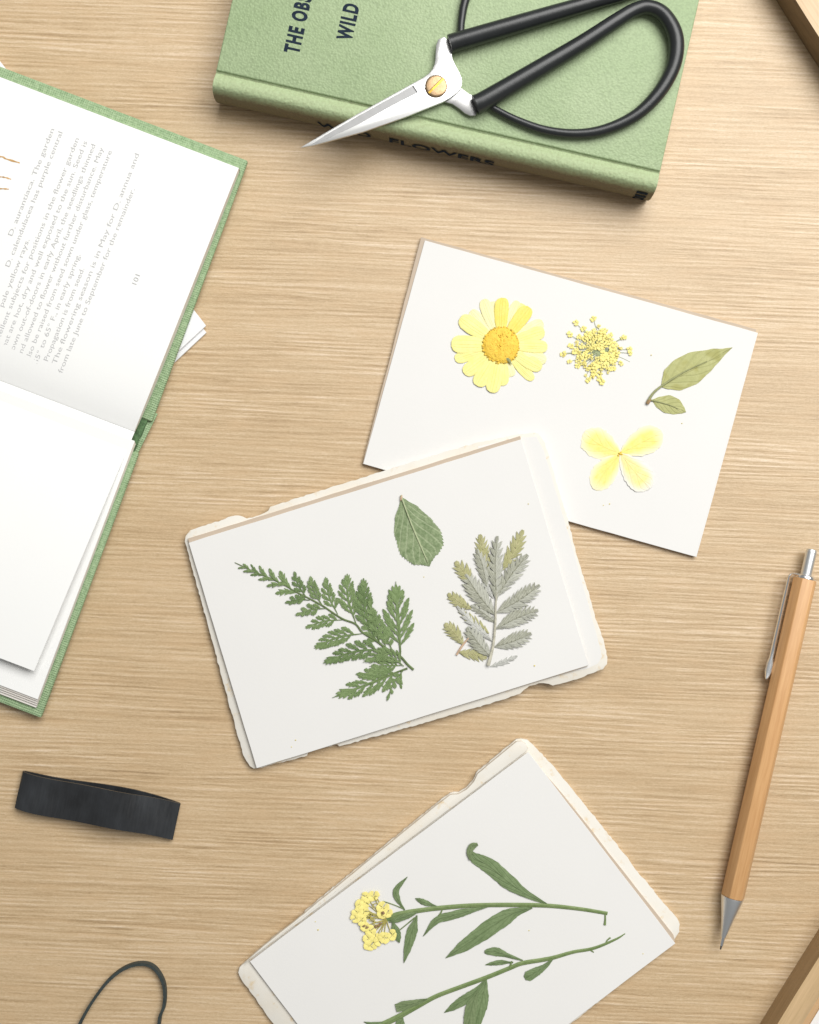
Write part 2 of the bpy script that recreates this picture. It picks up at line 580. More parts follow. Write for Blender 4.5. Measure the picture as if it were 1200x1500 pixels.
        for i in range(n):
            j = (i + 1) % n
            self.face(ci, ring[i], ring[j])
            self.face(ring[i], low[i], low[j], ring[j])


def rough_poly(poly, step=9.0, amp=0.5, seed=1, closed=True):
    """adds points along the edges with a little wear"""
    r_ = random.Random(seed)
    out = []
    n = len(poly)
    for i in range(n):
        a, b = poly[i], poly[(i + 1) % n]
        d = math.dist(a, b)
        k = max(1, int(d / step))
        for q in range(k):
            t = q / k
            jx = 0 if q == 0 else r_.uniform(-amp, amp)
            jy = 0 if q == 0 else r_.uniform(-amp, amp)
            out.append((lerp(a[0], b[0], t) + jx, lerp(a[1], b[1], t) + jy))
    return out


def text_geo(body, bold=0.0, spacing=1.0):
    c = bpy.data.curves.new('lettering_source', 'FONT')
    c.body = body
    c.size = 1.0
    c.offset = bold
    c.resolution_u = 3
    c.space_character = spacing
    o = bpy.data.objects.new('lettering_source', c)
    sc.collection.objects.link(o)
    dg = bpy.context.evaluated_depsgraph_get()
    me = bpy.data.meshes.new_from_object(o.evaluated_get(dg))
    vs = [(v.co.x, v.co.y) for v in me.vertices]
    fs = [tuple(p.vertices) for p in me.polygons]
    bpy.data.objects.remove(o)
    bpy.data.curves.remove(c)
    bpy.data.meshes.remove(me)
    return vs, fs


CAP = max(y for x, y in text_geo('H')[0])


def put_text(mb, body, fmap, cap, length=None, bold=0.0, spacing=1.0, xs=1.0):
    """fmap(x, y) px along the line / above the baseline -> world point"""
    vs, fs = text_geo(body, bold, spacing)
    if not vs:
        return
    x0 = min(x for x, y in vs)
    x1 = max(x for x, y in vs)
    k = cap / CAP
    kx = length / (x1 - x0) if length else k * xs
    base = len(mb.v)
    for x, y in vs:
        mb.vert(fmap((x - x0) * kx, y * k))
    for f in fs:
        mb.face(*[base + i for i in f])


# ------------------------------------------------------------------ the table
t = MB()
hw = 0.6
for z, s in ((0, 1), (-0.03, -1)):
    pass
a = [t.vert((x * hw, y * hw, 0)) for x, y in ((-1, -1), (1, -1), (1, 1), (-1, 1))]
b = [t.vert((x * hw, y * hw, -0.03)) for x, y in ((-1, -1), (1, -1), (1, 1), (-1, 1))]
t.face(*a)
t.face(*reversed(b))
for i in range(4):
    j = (i + 1) % 4
    t.face(a[i], b[i], b[j], a[j])
tab = t.build('table_top', 'table', None, smooth=False, kind='structure')
tab['label'] = 'pale oak table top with fine horizontal grain under everything'

flat0 = lambda x, y: 0.0

# ------------------------------------------------------------------ closed green book
BH = 66.0
book = thing('closed_book', 'closed green cloth book lying under the black handled scissors', 'book', 640, 210)
c0 = P(311, 127, BH)
c1 = P(962, 275, BH)
U = (c1 - c0)
BL = U.length / S
U.normalize()
V = Vector((-U.y, U.x, 0))


def B(u, v, z):
    return Vector((c0.x, c0.y, 0)) + U * (u * S) + V * (v * S) + Vector((0, 0, z * S))


def hump(z):
    """outward bulge of the rounded spine at height z"""
    q = (z - BH / 2) / (BH / 2)
    return 6.5 * (1 - q * q) + 0.5


def loft(mb, prof_pts, u0, u1, nu, wob=0.0, close=True):
    rings = []
    for i in range(nu + 1):
        u = lerp(u0, u1, i / nu)
        rings.append([mb.vert(B(u + 0.0, v, z)) for v, z in prof_pts])
    n = len(prof_pts)
    for a, b in zip(rings, rings[1:]):
        for k in range(n if close else n - 1):
            j = (k + 1) % n
            mb.face(a[k], a[j], b[j], b[k])
    mb.face(*reversed(rings[0]))
    mb.face(*rings[-1])


# the boards
for nm, z0, z1 in (('front_cover', BH - 9, BH), ('back_cover', 0.6, 9.6)):
    mb = MB()
    loft(mb, [(24, z0), (24, z1), (412, z1), (412, z0)], 0, BL, 1)
    ob = mb.build(nm, 'green_cloth', book, bevel=2.2, seg=3)
    if nm == 'front_cover':
        front = ob
# spine: outer shell with joint grooves, rolled over top and bottom
out = [(25.5, BH - 1.2), (22.5, BH - 4.2), (19.5, BH - 4.5), (16, BH - 1.5), (11, BH + 0.4), (5, BH + 0.2), (1.5, BH - 0.9)]
zs = [BH - 3.5, BH - 8, BH - 16, BH - 25, BH / 2, 24, 14, 7, 3]
sp = []
for z in zs:
    e = 1.0
    sp.append((-hump(z) + (1.2 if z > BH - 6 or z < 6 else 0), z))
outer = out + sp + [(6, 0.8), (12, 0.4), (18, 3.0), (22, 3.0), (25.5, 1.5)]
inner = [(v + 4.5, BH / 2 + (z - BH / 2) * 0.93) for v, z in reversed(outer)]
mb = MB()
loft(mb, outer + inner, 0, BL, 1)
spine = mb.build('spine', 'spine_cloth', book, label='brownish spine of the green book')
# pages
mb = MB()
loft(mb, [(6, 10), (2, 20), (2, 46), (6, BH - 9.5), (402, BH - 9.5), (396, 46), (394, 33), (396, 20), (402, 10)], 9, BL - 9, 1)
mb.build('page_block', 'page_edge', book, bevel=0)
# lettering on the front, running up the board
mb = MB()


def cover_line(px, py, body, cap, length, bold):
    o = P(px, py, BH)
    put_text(mb, body, lambda x, y: o + V * (x * S) - U * (y * S) + Vector((0, 0, 0.25 * S)), cap, length, bold, 1.22, 0.61)


cover_line(437, 80, "THE OBSERVER'S", 20.0, None, 0.045)
cover_line(514, 61, 'WILD FLOWERS', 20.0, None, 0.045)
mb.build('title_lettering', 'ink', front, smooth=False, fix=False)


def on_spine(u, z):
    return B(u, -hump(z) - 1.1, z)


mb = MB()
# find u of the first letter
u_w = 150.0
put_text(mb, 'WILD', lambda x, y: on_spine(u_w + x, 20 + y), 20, 80, 0.02)
put_text(mb, 'FLOWERS', lambda x, y: on_spine(u_w + 107 + x, 20 + y), 20, 155, 0.02)
mb.build('spine_lettering', 'ink', spine, smooth=False, fix=False)
mb = MB()
for k in range(4):
    z0 = 12 + k * 11
    a = [mb.vert(on_spine(u, z)) for u, z in ((BL - 24, z0), (BL - 8, z0), (BL - 8, z0 + 6), (BL - 24, z0 + 6))]
    mb.face(*a)
for u in (BL - 24, BL - 12):
    a = [mb.vert(on_spine(u + du, z)) for du, z in ((0, 12), (4, 12), (4, 51), (0, 51))]
    mb.face(*a)
mb.build('publisher_mark', 'ink', spine, smooth=False, fix=False)

# ------------------------------------------------------------------ scissors on the book
sci = thing('scissors', 'black looped scissors with white steel blades lying across the green book', 'scissors', 700, 110, BH + 1)
zb = BH + 7.5
blade_poly = [(439, 216.5), (470, 198), (523, 167), (605, 121.7), (620, 113.5), (628, 107.7), (633.5, 101), (636.5, 94), (637.7, 86.7), (638.2, 76), (639, 65.7),
              (642, 57.5), (650.5, 53.5), (656, 57.5), (661, 66), (665.7, 75), (662.5, 78), (662, 81), (663, 86.7), (667, 95), (672.6, 105.3), (676, 113), (677, 119),
              (676.5, 124), (675, 128.7), (671, 134), (665.6, 139), (658, 144.5), (649, 149.7), (593, 172), (532.7, 193), (460, 213)]
mb = MB()
mb.prism(blade_poly, zb, zb + 4)
mb.build('blade', 'steel', sci, bevel=0.8)
# hollow ground flat along the blade, coloured darker for its grey reflection
gr = [(604, 126), (611, 136), (570, 157), (526, 181.5), (480, 203), (456, 211.8), (476, 198.5), (500, 184.5), (523, 171)]
mb = MB()
mb.prism(gr, zb + 3.8, lambda x, y: zb + 4.25)
mb.build('ground_flat', 'grey_reflection_steel', sci, bevel=0.0, label='ground flat along the blade, its grey reflection put into the colour')
mb = MB()
mb.prism([(604, 126), (611, 136), (612.6, 135.2), (605.6, 125.2)], zb + 3.8, zb + 4.5)
mb.build('ground_step', 'graphite', sci)
back_poly = [(520, 197), (649, 137), (675, 127.7), (682, 133.3), (687, 137), (692.5, 139), (697, 152), (698.8, 164), (698.3, 167), (696, 169.5), (689, 169.7),
             (681, 166), (672.6, 159), (663, 152.5), (649, 148.5), (600, 168), (540, 188.5)]
mb = MB()
mb.prism(back_poly, BH + 3.2, BH + 7.2)
mb.build('blade', 'back_steel', sci, bevel=0.7)
# screw
mb = MB()
sc_c = P(639, 126, zb + 6)
rr = 15.6 * S
rings = []
for k, (f, z) in enumerate(((1.0, 0), (1.0, 1.9), (0.95, 2.7), (0.8, 3.1), (0.45, 3.35), (0.0, 3.4))):
    if f == 0:
        rings.append([mb.vert(sc_c + Vector((0, 0, (z - 2) * S)))])
    else:
        rings.append([mb.vert(sc_c + Vector((math.cos(q * math.pi / 16) * rr * f, math.sin(q * math.pi / 16) * rr * f, (z - 2) * S))) for q in range(32)])
for a, b in zip(rings, rings[1:]):
    for q in range(32):
        j = (q + 1) % 32
        if len(b) == 1:
            mb.face(a[q], a[j], b[0])
        else:
            mb.face(a[q], a[j], b[j], b[q])
scr = mb.build('pivot_screw', 'brass', sci)
mb = MB()
d = Vector((0.72, 0.70, 0)).normalized()
e = Vector((-d.y, d.x, 0))
for s0, s1, zz, mi in ((-1.6, 1.2, 1.55, 0), (1.2, 2.3, 1.6, 1)):
    idx = [mb.vert(sc_c + d * (x * 14.2 * S) + e * (y * S) + Vector((0, 0, (zz - (0.0 if abs(x) < 0.6 else 0.55)) * S))) for x, y in
           ((-1, s0), (-0.5, s0), (0.5, s0), (1, s0), (1, s1), (0.5, s1), (-0.5, s1), (-1, s1))]
    mb.face(idx[0], idx[1], idx[6], idx[7], mi=mi)
    mb.face(idx[1], idx[2], idx[5], idx[6], mi=mi)
    mb.face(idx[2], idx[3], idx[4], idx[5], mi=mi)
mb.build('screw_slot', ['brass_bright', 'dry_brown'], scr, smooth=False)


def handle(pts):
    mb = MB()
    sm = smooth_path(pts, 110)
    mb.tube([P(x, y, z) for x, y, r, z in sm], [r * S * (H - z) / H for x, y, r, z in sm], n=16)
    return mb.build('handle', 'black_rubber', sci)


h0 = BH + 1
handle([(696.5, 153.5, 14.2, h0 + 14), (712, 146, 14.0, h0 + 14), (780, 106.5, 13.2, h0 + 13.5), (850, 65, 12.0, h0 + 12.5), (905, 29, 10.8, h0 + 12), (930, 14.5, 10.2, h0 + 11), (950, 10.5, 10.2, h0 + 11),
        (971, 20, 10.8, h0 + 11), (987, 45, 11.5, h0 + 11.5), (991, 72, 11.5, h0 + 11.5), (984, 104, 10.5, h0 + 11), (963, 139, 9.8, h0 + 10), (930, 170, 8.8, h0 + 9),
        (886, 190, 7.8, h0 + 8), (843, 196, 6.9, h0 + 7), (798, 190.5, 6.2, h0 + 6.5), (757, 176, 5.6, h0 + 6), (726, 160, 4.8, h0 + 7), (716, 152, 4.0, h0 + 9)])
handle([(659, 64.5, 13.6, h0 + 14), (675, 59.5, 13.4, h0 + 14), (740, 40.5, 13.0, h0 + 14), (810, 20, 12.0, h0 + 13.5), (870, 2.5, 11.0, h0 + 13), (925, -14, 10.4, h0 + 12), (975, -35, 10.8, h0 + 12), (1000, -75, 11.2, h0 + 11.5),
        (990, -125, 10.6, h0 + 11), (940, -165, 9.6, h0 + 10), (870, -175, 8.6, h0 + 9), (800, -155, 7.8, h0 + 8), (740, -110, 7.0, h0 + 7), (702, -55, 6.6, h0 + 7), (682, 0, 6.2, h0 + 7), (676.5, 28, 5.6, h0 + 7), (675, 48, 5.2, h0 + 8)])

# ------------------------------------------------------------------ paper stack under the open book
st = thing('paper_stack', 'small stack of white paper poking out from under the open book', 'paper', 130, 350)
for k, (dx, dy, z0, z1) in enumerate(((0.5, 10, 0.2, 4.4), (0, 0, 4.6, 9.0))):
    mb = MB()
    q = [(302 + dx, 477 + dy), (-60 + dx, 12 + dy), (-420, 290), (-58 + dx, 812 + dy)]
    mb.prism(rough_poly(q, 60, 0.4, k + 3), z0, z1)
    mb.build('sheet', 'stack_white', st, bevel=0.8)

# ------------------------------------------------------------------ open book
ob = thing('open_book', 'open green clothbound book with printed white page and a raised blank leaf', 'book', 100, 620, 10)
ul = (-0.9345, -0.356)
C0, C1 = 10.0, 19.0       # cover board heights


def quad_left(a, b, far=620):
    return [a, b, (b[0] + ul[0] * far, b[1] + ul[1] * far), (a[0] + ul[0] * far, a[1] + ul[1] * far)]


for a, b in (((222, 618), (363, 235)), ((59.5, 1052), (203, 664))):
    mb = MB()
    mb.prism(quad_left(a, b), C0, C1)
    mb.build('cover_board', 'green_weave', ob, bevel=2.6, seg=3)
mb = MB()
mb.prism(quad_left((196, 676), (231, 606)), C0 - 1.0, C0 + 2.5)
mb.build('spine', 'green_weave', ob, bevel=1.0)
mb = MB()
mb.prism(rough_poly(quad_left((193, 667), (217, 614), 60), 6, 0.9, 5), C0 + 2.5, C0 + 7.0)
mb.build('spine_lining', 'dark_green_lining', ob, label='frayed lining at the foot of the spine, coloured dark for shade and dirt')

G = (197, 632)
F = (350, 246)


def zpage(t):
    return 30 + 17 * (1 - math.exp(-t * 9)) - 9 * t


def pg(s, t, dz=0.0):
    x = G[0] + (F[0] - G[0]) * t + ul[0] * s
    y = G[1] + (F[1] - G[1]) * t + ul[1] * s
    return P(x, y, zpage(t) + dz)


# upper page block: top page surface plus body
mb = MB()
nt = 28
ss = [0, 30, 120, 300, 600]
grid = [[mb.vert(pg(s, i / nt)) for s in ss] for i in range(nt + 1)]
for a, b in zip(grid, grid[1:]):
    for k in range(len(ss) - 1):
        mb.face(a[k], a[k + 1], b[k + 1], b[k])
low = [mb.vert((mb.v[r[0]].x - 1.6 * S, mb.v[r[0]].y, (C1 + 0.3) * S)) for r in grid]
for i in range(nt):
    mb.face(grid[i][0], grid[i + 1][0], low[i + 1], low[i], mi=1)
far = [mb.vert((mb.v[k].x, mb.v[k].y, (C1 + 0.3) * S)) for k in grid[-1]]
for k in range(len(ss) - 1):
    mb.face(grid[-1][k], grid[-1][k + 1], far[k + 1], far[k], mi=1)
block = mb.build('page_block', ['page_white', 'page_edge'], ob)

# printed text
mb = MB()
vd = math.hypot(F[0] - G[0], F[1] - G[1])
vx, vy = (F[0] - G[0]) / vd, (F[1] - G[1]) / vd
LINES = ['from late June to September for the remainder.',
         'The flowering season is in May for D. annua and',
         'Propagation is from seed.',
         '55\u00b0 to 65\u00b0 F., in early spring.',
         'also be raised from seed sown under glass, temperature',
         'and allowed to flower without further disturbance. May',
         'sown out-of-doors in early April, the seedlings thinned',
         'that are hot, dry and well exposed to the sun. Seed is',
         'excellent subjects for positions in the flower garden',
         'pale yellow rays.',
         'D. calendulacea has purple central',
         'D. aurantiaca. The garden']
for k, body in enumerate(LINES):
    sx, sy = 91 + ul[0] * 12.9 * k, 547 + ul[1] * 12.9 * k
    full = 330.0
    ln, off = full, 0.0
    if k == 0:
        ln = 290
    elif k == 1:
        off, ln = 9, 331
    elif k == 2:
        off, ln = 9, 146
    elif k == 3:
        ln = 172
    elif k == 9:
        off, ln = 60, 106
    elif k == 10:
        off, ln = 118, 212
    elif k == 11:
        off, ln = 162, 168

    def fm(x, y, sx=sx, sy=sy, off=off):
        d_ = off + x
        px = sx + vx * d_ + ul[0] * y
        py = sy + vy * d_ + ul[1] * y
        tt = ((px - G[0]) * vx + (py - G[1]) * vy) / vd
        return P(px, py, zpage(min(1, max(0, tt))) + 0.25)
    put_text(mb, body, fm, 6.9, ln)
put_text(mb, '101', lambda x, y: P(203 + vx * (x - 8) + ul[0] * y, 410 + vy * (x - 8) + ul[1] * y, zpage(0.49) + 0.4), 7.2, 15)
mb.build('printed_text', 'print_ink', block, smooth=False, fix=False)
mb = MB()
for pts, wd in (([(-60, 222), (-25, 236), (0, 229.5), (10, 233), (29, 238.5)], 1.5), ([(-50, 268), (-20, 259), (0, 259), (8, 260), (16.5, 262.5)], 1.1),
                ([(-60, 290), (-25, 278), (0, 276.5), (13, 277)], 1.1)):
    sm = smooth_path(pts, 24)
    prev = None
    for i, (x, y) in enumerate(sm):
        tt = ((x - G[0]) * vx + (y - G[1]) * vy) / vd
        z = zpage(min(1, max(0, tt))) + 0.25
        ww = wd * (0.8 + 0.3 * math.sin(i * 1.3))
        cur = (mb.vert(P(x, y - ww, z)), mb.vert(P(x, y + ww, z)))
        if prev:
            mb.face(prev[0], cur[0], cur[1], prev[1])
        prev = cur
mb.build('printed_illustration', 'illustration_ink', block, smooth=False, fix=False)

# lower pages: sections fanned at the fore edge
tops = [((53.0, 1037.0), 19.3, 23), ((54.0, 1033.5), 23.05, 26), ((54.6, 1030.5), 26.05, 29), ((55.2, 1027.5), 29.05, 32), ((55.6, 1025.0), 32.05, 35)]
for k, (c, z0, z1) in enumerate(tops):
    mb = MB()
    mb.prism(quad_left(c, (198.5 - k * 0.3, 650 - k)), z0, z1)
    mb.build('page_section', ['page_white'] if k == 4 else ['page_edge'], ob, bevel=0.5, seg=1)
# one leaf standing a little open
mb = MB()
A0, A1 = (197.5, 632.5), (50, 983)


def zleaf(t):
    return 30.6 + 27 * t ** 0.85 - 8 * t * t + 6 * math.sin(math.pi * t)


rows_t, rows_b = [], []
for i in range(31):
    t_ = i / 30
    x, y = lerp(A0[0], A1[0], t_), lerp(A0[1], A1[1], t_)
    rows_t.append([mb.vert(P(x + ul[0] * s, y + ul[1] * s, zleaf(t_) + 4 * t_ * min(1, s / 200))) for s in ss])
    rows_b.append([mb.vert(mb.v[q] - Vector((0, 0, 0.6 * S))) for q in rows_t[-1]])
for rows in (rows_t, rows_b):
    for a, b in zip(rows, rows[1:]):
        for k in range(len(ss) - 1):
            mb.face(a[k], a[k + 1], b[k + 1], b[k])
for a, b in zip(rows_t, rows_b):
    pass
for i in range(30):
    mb.face(rows_t[i][0], rows_t[i + 1][0], rows_b[i + 1][0], rows_b[i][0])
for k in range(len(ss) - 1):
    mb.face(rows_t[-1][k], rows_t[-1][k + 1], rows_b[-1][k + 1], rows_b[-1][k])
mb.build('loose_leaf', 'page_white', ob, label='blank white leaf lifting off the lower pages')

# ------------------------------------------------------------------ cards and mounts
CG, MG = 'white cards carrying pressed plants', 'cream card mounts'
card1 = thing('white_card', 'white card with yellow daisy and four petal flower, lying straight on the table', 'card', 820, 585, 0, CG)
Z1 = 8.0
mb = MB()
mb.prism(rough_poly([(617, 347), (1108.5, 482.5), (1020, 815), (531, 679.5)], 24, 0.35, 1), 0.2, Z1 - 1.2)
mb.build('backing_board', 'grey_board', card1, bevel=0.5, seg=1)
mb = MB()
mb.prism(rough_poly([(622.5, 352), (1110.5, 487.5), (1020.5, 816), (532, 679.5)], 30, 0.25, 2), Z1 - 1.15, Z1)
mb.build('sheet', 'card_white', card1, bevel=0.35, seg=1)
z1f = lambda x, y: Z1


def plane2(x, y):
    tt = ((x - 372) * 398 + (y - 1125) * -490) / (631.0 * 631.0)
    return 0.6 + 11.0 * tt


mount2 = thing('card_mount', 'worn cream card mount under the white card with the green fern', 'mount', 580, 880, 0, MG)
o2 = [(270.7, 793), (272, 785), (278.7, 776.7), (292, 772), (324, 762), (340, 756), (350.7, 755.3), (356, 757), (361, 759.7), (370, 758), (380, 754.7), (388, 751), (393, 748), (396, 742),
      (480, 715.5), (600, 678), (700, 648), (760.5, 636.0), (784.5, 633.8), (789, 635), (792, 638), (798.7, 648.5), (810, 687.5), (818, 716), (832.5, 762.5), (845, 813.5), (866, 880), (872, 905.5),
      (879, 922), (885, 940), (890, 962.5), (889.5, 973), (883.5, 980.5), (865.5, 987), (844.5, 995.5), (810, 1004.5), (804, 1002), (796, 1000.8), (789, 1001), (775.5, 1005), (768, 1010.5),
      (762, 1016.5), (735, 1025.5), (650, 1051), (569, 1074), (497, 1093.5), (494, 1090.5), (470, 1097), (451, 1102.5), (450, 1107), (380, 1125), (372, 1126), (366, 1122.5), (361, 1115), (356, 1106), (339, 1044), (305, 918)]
mb = MB()
mb.prism(rough_poly(o2, 4.5, 0.75, 11), lambda x, y: plane2(x, y), lambda x, y: plane2(x, y) + 8.0)
mount2b = mb.build('backing', 'cream_mount', mount2, bevel=0.7)
card2 = thing('white_card', 'white card with green fern and grey leaf, lying on the upper cream mount', 'card', 570, 880, 6, CG)
mb = MB()
mb.prism(rough_poly([(275, 789), (762, 638.5), (861.5, 975.5), (377, 1124.5)], 20, 0.3, 3), lambda x, y: plane2(x, y) + 8.15, lambda x, y: plane2(x, y) + 12.5)
mb.build('backing_board', 'grey_board', card2, bevel=0.4, seg=1)
mb = MB()
mb.prism(rough_poly([(276.5, 795), (763.5, 643.5), (862.5, 974.5), (376, 1125.5)], 30, 0.25, 4), lambda x, y: plane2(x, y) + 12.55, lambda x, y: plane2(x, y) + 14.0)
mb.build('sheet', 'card_white', card2, bevel=0.35, seg=1)
mb = MB()
mb.prism(rough_poly([(700, 654), (766, 640.5), (786, 640), (797, 660), (839, 803), (873, 925), (882, 962), (876, 972), (861, 979), (800, 990)], 12, 0.5, 31),
         lambda x, y: plane2(x, y) + 7.6, lambda x, y: plane2(x, y) + 8.08)
mb.build('inner_paper', 'card_white', mount2)
z2f = lambda x, y: plane2(x, y) + 14.0

mount3 = thing('card_mount', 'worn cream card mount under the white card with the leafy stems', 'mount', 670, 1390, 0, MG)
o3 = [(351, 1417), (380, 1391), (408, 1367), (412, 1363.5), (418, 1366), (446, 1342), (446, 1335), (452, 1330), (540, 1258), (600, 1209), (640, 1176.7), (660, 1161.7), (666, 1160.5), (671.7, 1161), (683, 1154), (693, 1143),
      (696, 1137), (698, 1131.7), (730, 1105), (756.7, 1083), (763, 1082), (773, 1084), (781.7, 1091.7), (806.7, 1118), (839, 1156.7), (880, 1208), (922, 1260), (931, 1274), (948.7, 1293), (972, 1323),
      (992, 1345), (996, 1354), (995.5, 1365), (989, 1375), (970, 1393), (900, 1449), (780, 1545), (600, 1690), (575, 1706), (560, 1706), (548, 1698), (470, 1594), (400.5, 1500), (353, 1434), (349, 1424.7)]
mb = MB()
mb.prism(rough_poly(o3, 4.5, 0.75, 21), 0.2, 7.0)
mb.build('backing', 'cream_mount', mount3, bevel=0.7)
mb = MB()   # folded upper lip, the sheet is tucked behind it
lip = [(357, 1411.5), (380, 1391.5), (409, 1367.5), (446, 1338.5), (452, 1333), (540, 1261), (600, 1212), (640, 1179.5), (660, 1164.5), (672, 1163.5), (684, 1156.5), (694.5, 1145), (700, 1133.5), (732, 1107),
       (757, 1086.5), (764, 1086), (771, 1090), (774, 1096)] + [(366 + 408 * q - 1.6, 1408.5 - 307 * q - 2.1) for q in (0.99, 0.8, 0.6, 0.4, 0.25, 0.13, 0.06, 0.015)]
mb.prism(rough_poly(lip, 9, 0.3, 22), 7.05, 15.0)
mb.build('folded_lip', 'cream_mount', mount3, bevel=0.6)
card3 = thing('white_card', 'white card with yellow flower stem, lying on the lower cream mount', 'card', 670, 1390, 5, CG)
mb = MB()
mb.prism(rough_poly([(369, 1407), (773, 1104), (827, 1166.5), (986.5, 1369), (989, 1378), (581, 1690)], 20, 0.3, 5), 7.1, 10.0)
mb.build('backing_board', 'grey_board', card3, bevel=0.4, seg=1)
mb = MB()
mb.prism(rough_poly([(366, 1408.5), (774, 1101.5), (989.5, 1382), (581, 1691)], 30, 0.25, 6), 10.05, 11.5)
mb.build('sheet', 'card_white', card3, bevel=0.35, seg=1)
z3f = lambda x, y: 11.5


def zoff(f, d):
    return lambda x, y: f(x, y) + d


# ------------------------------------------------------------------ yellow daisy
dai = thing('pressed_daisy', 'pressed yellow daisy with golden disc on the upper white card', 'flower', 734, 506, Z1)
DC = (734, 505.7)


def crop(x, y):
    return (650 + x / 7.5, 425 + y / 7.5)


# (tip, width in crop px, colour, layer)
pet = [((540, 125), 120, 'petal_pale', 0), ((300, 225), 130, 'petal_pale', 0), ((815, 120), 120, 'petal_pale', 0), ((745, 950), 130, 'petal_pale', 0), ((870, 150), 120, 'petal_yellow', 0),
       ((1090, 350), 130, 'petal_pale', 0.4), ((440, 100), 125, 'petal_pale', 0.5), ((985, 985), 105, 'petal_yellow', 0.2), ((125, 760), 140, 'petal_yellow', 0.4),
       ((1125, 780), 130, 'petal_pale', 0.5), ((640, 1050), 140, 'petal_yellow', 0.4), ((225, 915), 140, 'petal_yellow', 0.8), ((1105, 440), 140, 'petal_yellow', 0.9),
       ((185, 300), 175, 'petal_yellow', 1.0), ((1075, 860), 130, 'petal_yellow', 0.9), ((1140, 625), 130, 'petal_yellow', 1.1), ((85, 590), 165, 'petal_yellow', 1.0),
       ((360, 1045), 165, 'petal_yellow', 1.1), ((535, 1125), 150, 'petal_yellow', 1.2), ((945, 190), 165, 'petal_deep', 1.2), ((655, 85), 150, 'petal_deep', 1.4)]
for k, (tip, wd, col, lay) in enumerate(pet):
    tx, ty = crop(*tip)
    dx, dy = tx - DC[0], ty - DC[1]
    L = math.hypot(dx, dy)
    b = (DC[0] + dx / L * 20, DC[1] + dy / L * 20)
    hwid = wd / 15.0 * 1.12
    a1, a2 = rnd.uniform(-1, 1), rnd.uniform(-1, 1)
    mid = (lerp(b[0], tx, 0.5) + a1, lerp(b[1], ty, 0.5) + a2)
    s1, s2 = rnd.uniform(0.82, 1.1), rnd.uniform(0.82, 1.1)
    tb = lambda s: [(0, hwid * 0.55 * s), (0.3, hwid * 0.88 * s), (0.6, hwid * s), (0.82, hwid * 0.97 * s), (0.94, hwid * 0.76 * s), (1.0, hwid * 0.3)]
    mb = MB()
    mb.blade([b, mid, (tx, ty)], tb(s1), tb(s2), zoff(z1f, lay * 1.1), n=22, m=8, lift=0.7, dome=0.9, wob=0.35, seed=k)
    mb.build('petal', col, dai)
# disc
mb = MB()
rings = []
nq = 40
for f in (1.04, 1.0, 0.9, 0.75, 0.58, 0.4, 0.2):
    ring = []
    for q in range(nq):
        th = 2 * math.pi * q / nq
        rr = 26.6 * f * (1 + 0.022 * math.sin(5 * th + 1) + 0.012 * math.sin(11 * th))
        z = Z1 + 2.2 + 4.0 * (1 - f * f) ** 0.5 if f < 1 else Z1 + (2.0 if f == 1.0 else 1.0)
        z += rnd.uniform(-0.35, 0.35)
        crease = 1.6 * math.exp(-((math.sin((th - 0.9) / 2)) ** 2) * 120) + 1.2 * math.exp(-((math.sin((th + 2.0) / 2)) ** 2) * 160) + 1.3 * math.exp(-((math.sin((th - 1.65) / 2)) ** 2) * 200)
        if 0.2 < f < 0.8:
            z -= crease
        ring.append(mb.vert(P(DC[0] + rr * math.cos(th), DC[1] - rr * math.sin(th), z)))
    rings.append(ring)
cv = mb.vert(P(DC[0] - 2, DC[1] + 4, Z1 + 4.6))
for a, b in zip(rings, rings[1:]):
    for q in range(nq):
        j = (q + 1) % nq
        mb.face(a[q], a[j], b[j], b[q])
for q in range(nq):
    mb.face(rings[-1][q], rings[-1][(q + 1) % nq], cv)
disc = mb.build('disc', 'disc_gold', dai)


def bead_mesh(name, mat, r, n=6, flat=0.8):
    mb = MB()
    rs = []
    for f, z in ((1.0, 0.0), (0.8, 0.6), (0.0, 1.0)):
        if f:
            rs.append([mb.vert((math.cos(2 * math.pi * q / n) * r * f * S, math.sin(2 * math.pi * q / n) * r * f * S, z * r * flat * S)) for q in range(n)])
        else:
            rs.append([mb.vert((0, 0, z * r * flat * S))])
    for q in range(n):
        j = (q + 1) % n
        mb.face(rs[0][q], rs[0][j], rs[1][j], rs[1][q])
        mb.face(rs[1][q], rs[1][j], rs[2][0])
    o = mb.build(name, mat, None)
    me = o.data
    bpy.data.objects.remove(o)
    return me


def place(me, name, parent, p, rz=0.0, s=1.0, label=None):
    o = bpy.data.objects.new(name, me)
    sc.collection.objects.link(o)
    o.parent = parent
    o.location = p - world_loc(parent)
    o.rotation_euler = (0, 0, rz)
    o.scale = (s, s, s)
    return o


bead_g = bead_mesh('disc_floret', 'disc_gold', 1.7)
bead_r = bead_mesh('disc_floret', 'disc_rim', 1.55)
for q in range(44):
    th = 2 * math.pi * q / 44 + rnd.uniform(-0.05, 0.05)
    rr = 26.2 + rnd.uniform(-0.8, 0.8)
    place(bead_r if q % 2 else bead_g, 'disc_floret', disc, P(DC[0] + rr * math.cos(th), DC[1] - rr * math.sin(th), Z1 + 2.6), rnd.uniform(0, 3), rnd.uniform(0.8, 1.3))
for q in range(110):
    rr = 24 * math.sqrt(rnd.random())
    th = rnd.uniform(0, 6.28)
    f = rr / 26.6
    place(bead_g, 'disc_floret', disc, P(DC[0] + rr * math.cos(th), DC[1] - rr * math.sin(th), Z1 + 1.9 + 4.0 * math.sqrt(1 - f * f)), rnd.uniform(0, 3), rnd.uniform(0.5, 0.85))
mb = MB()
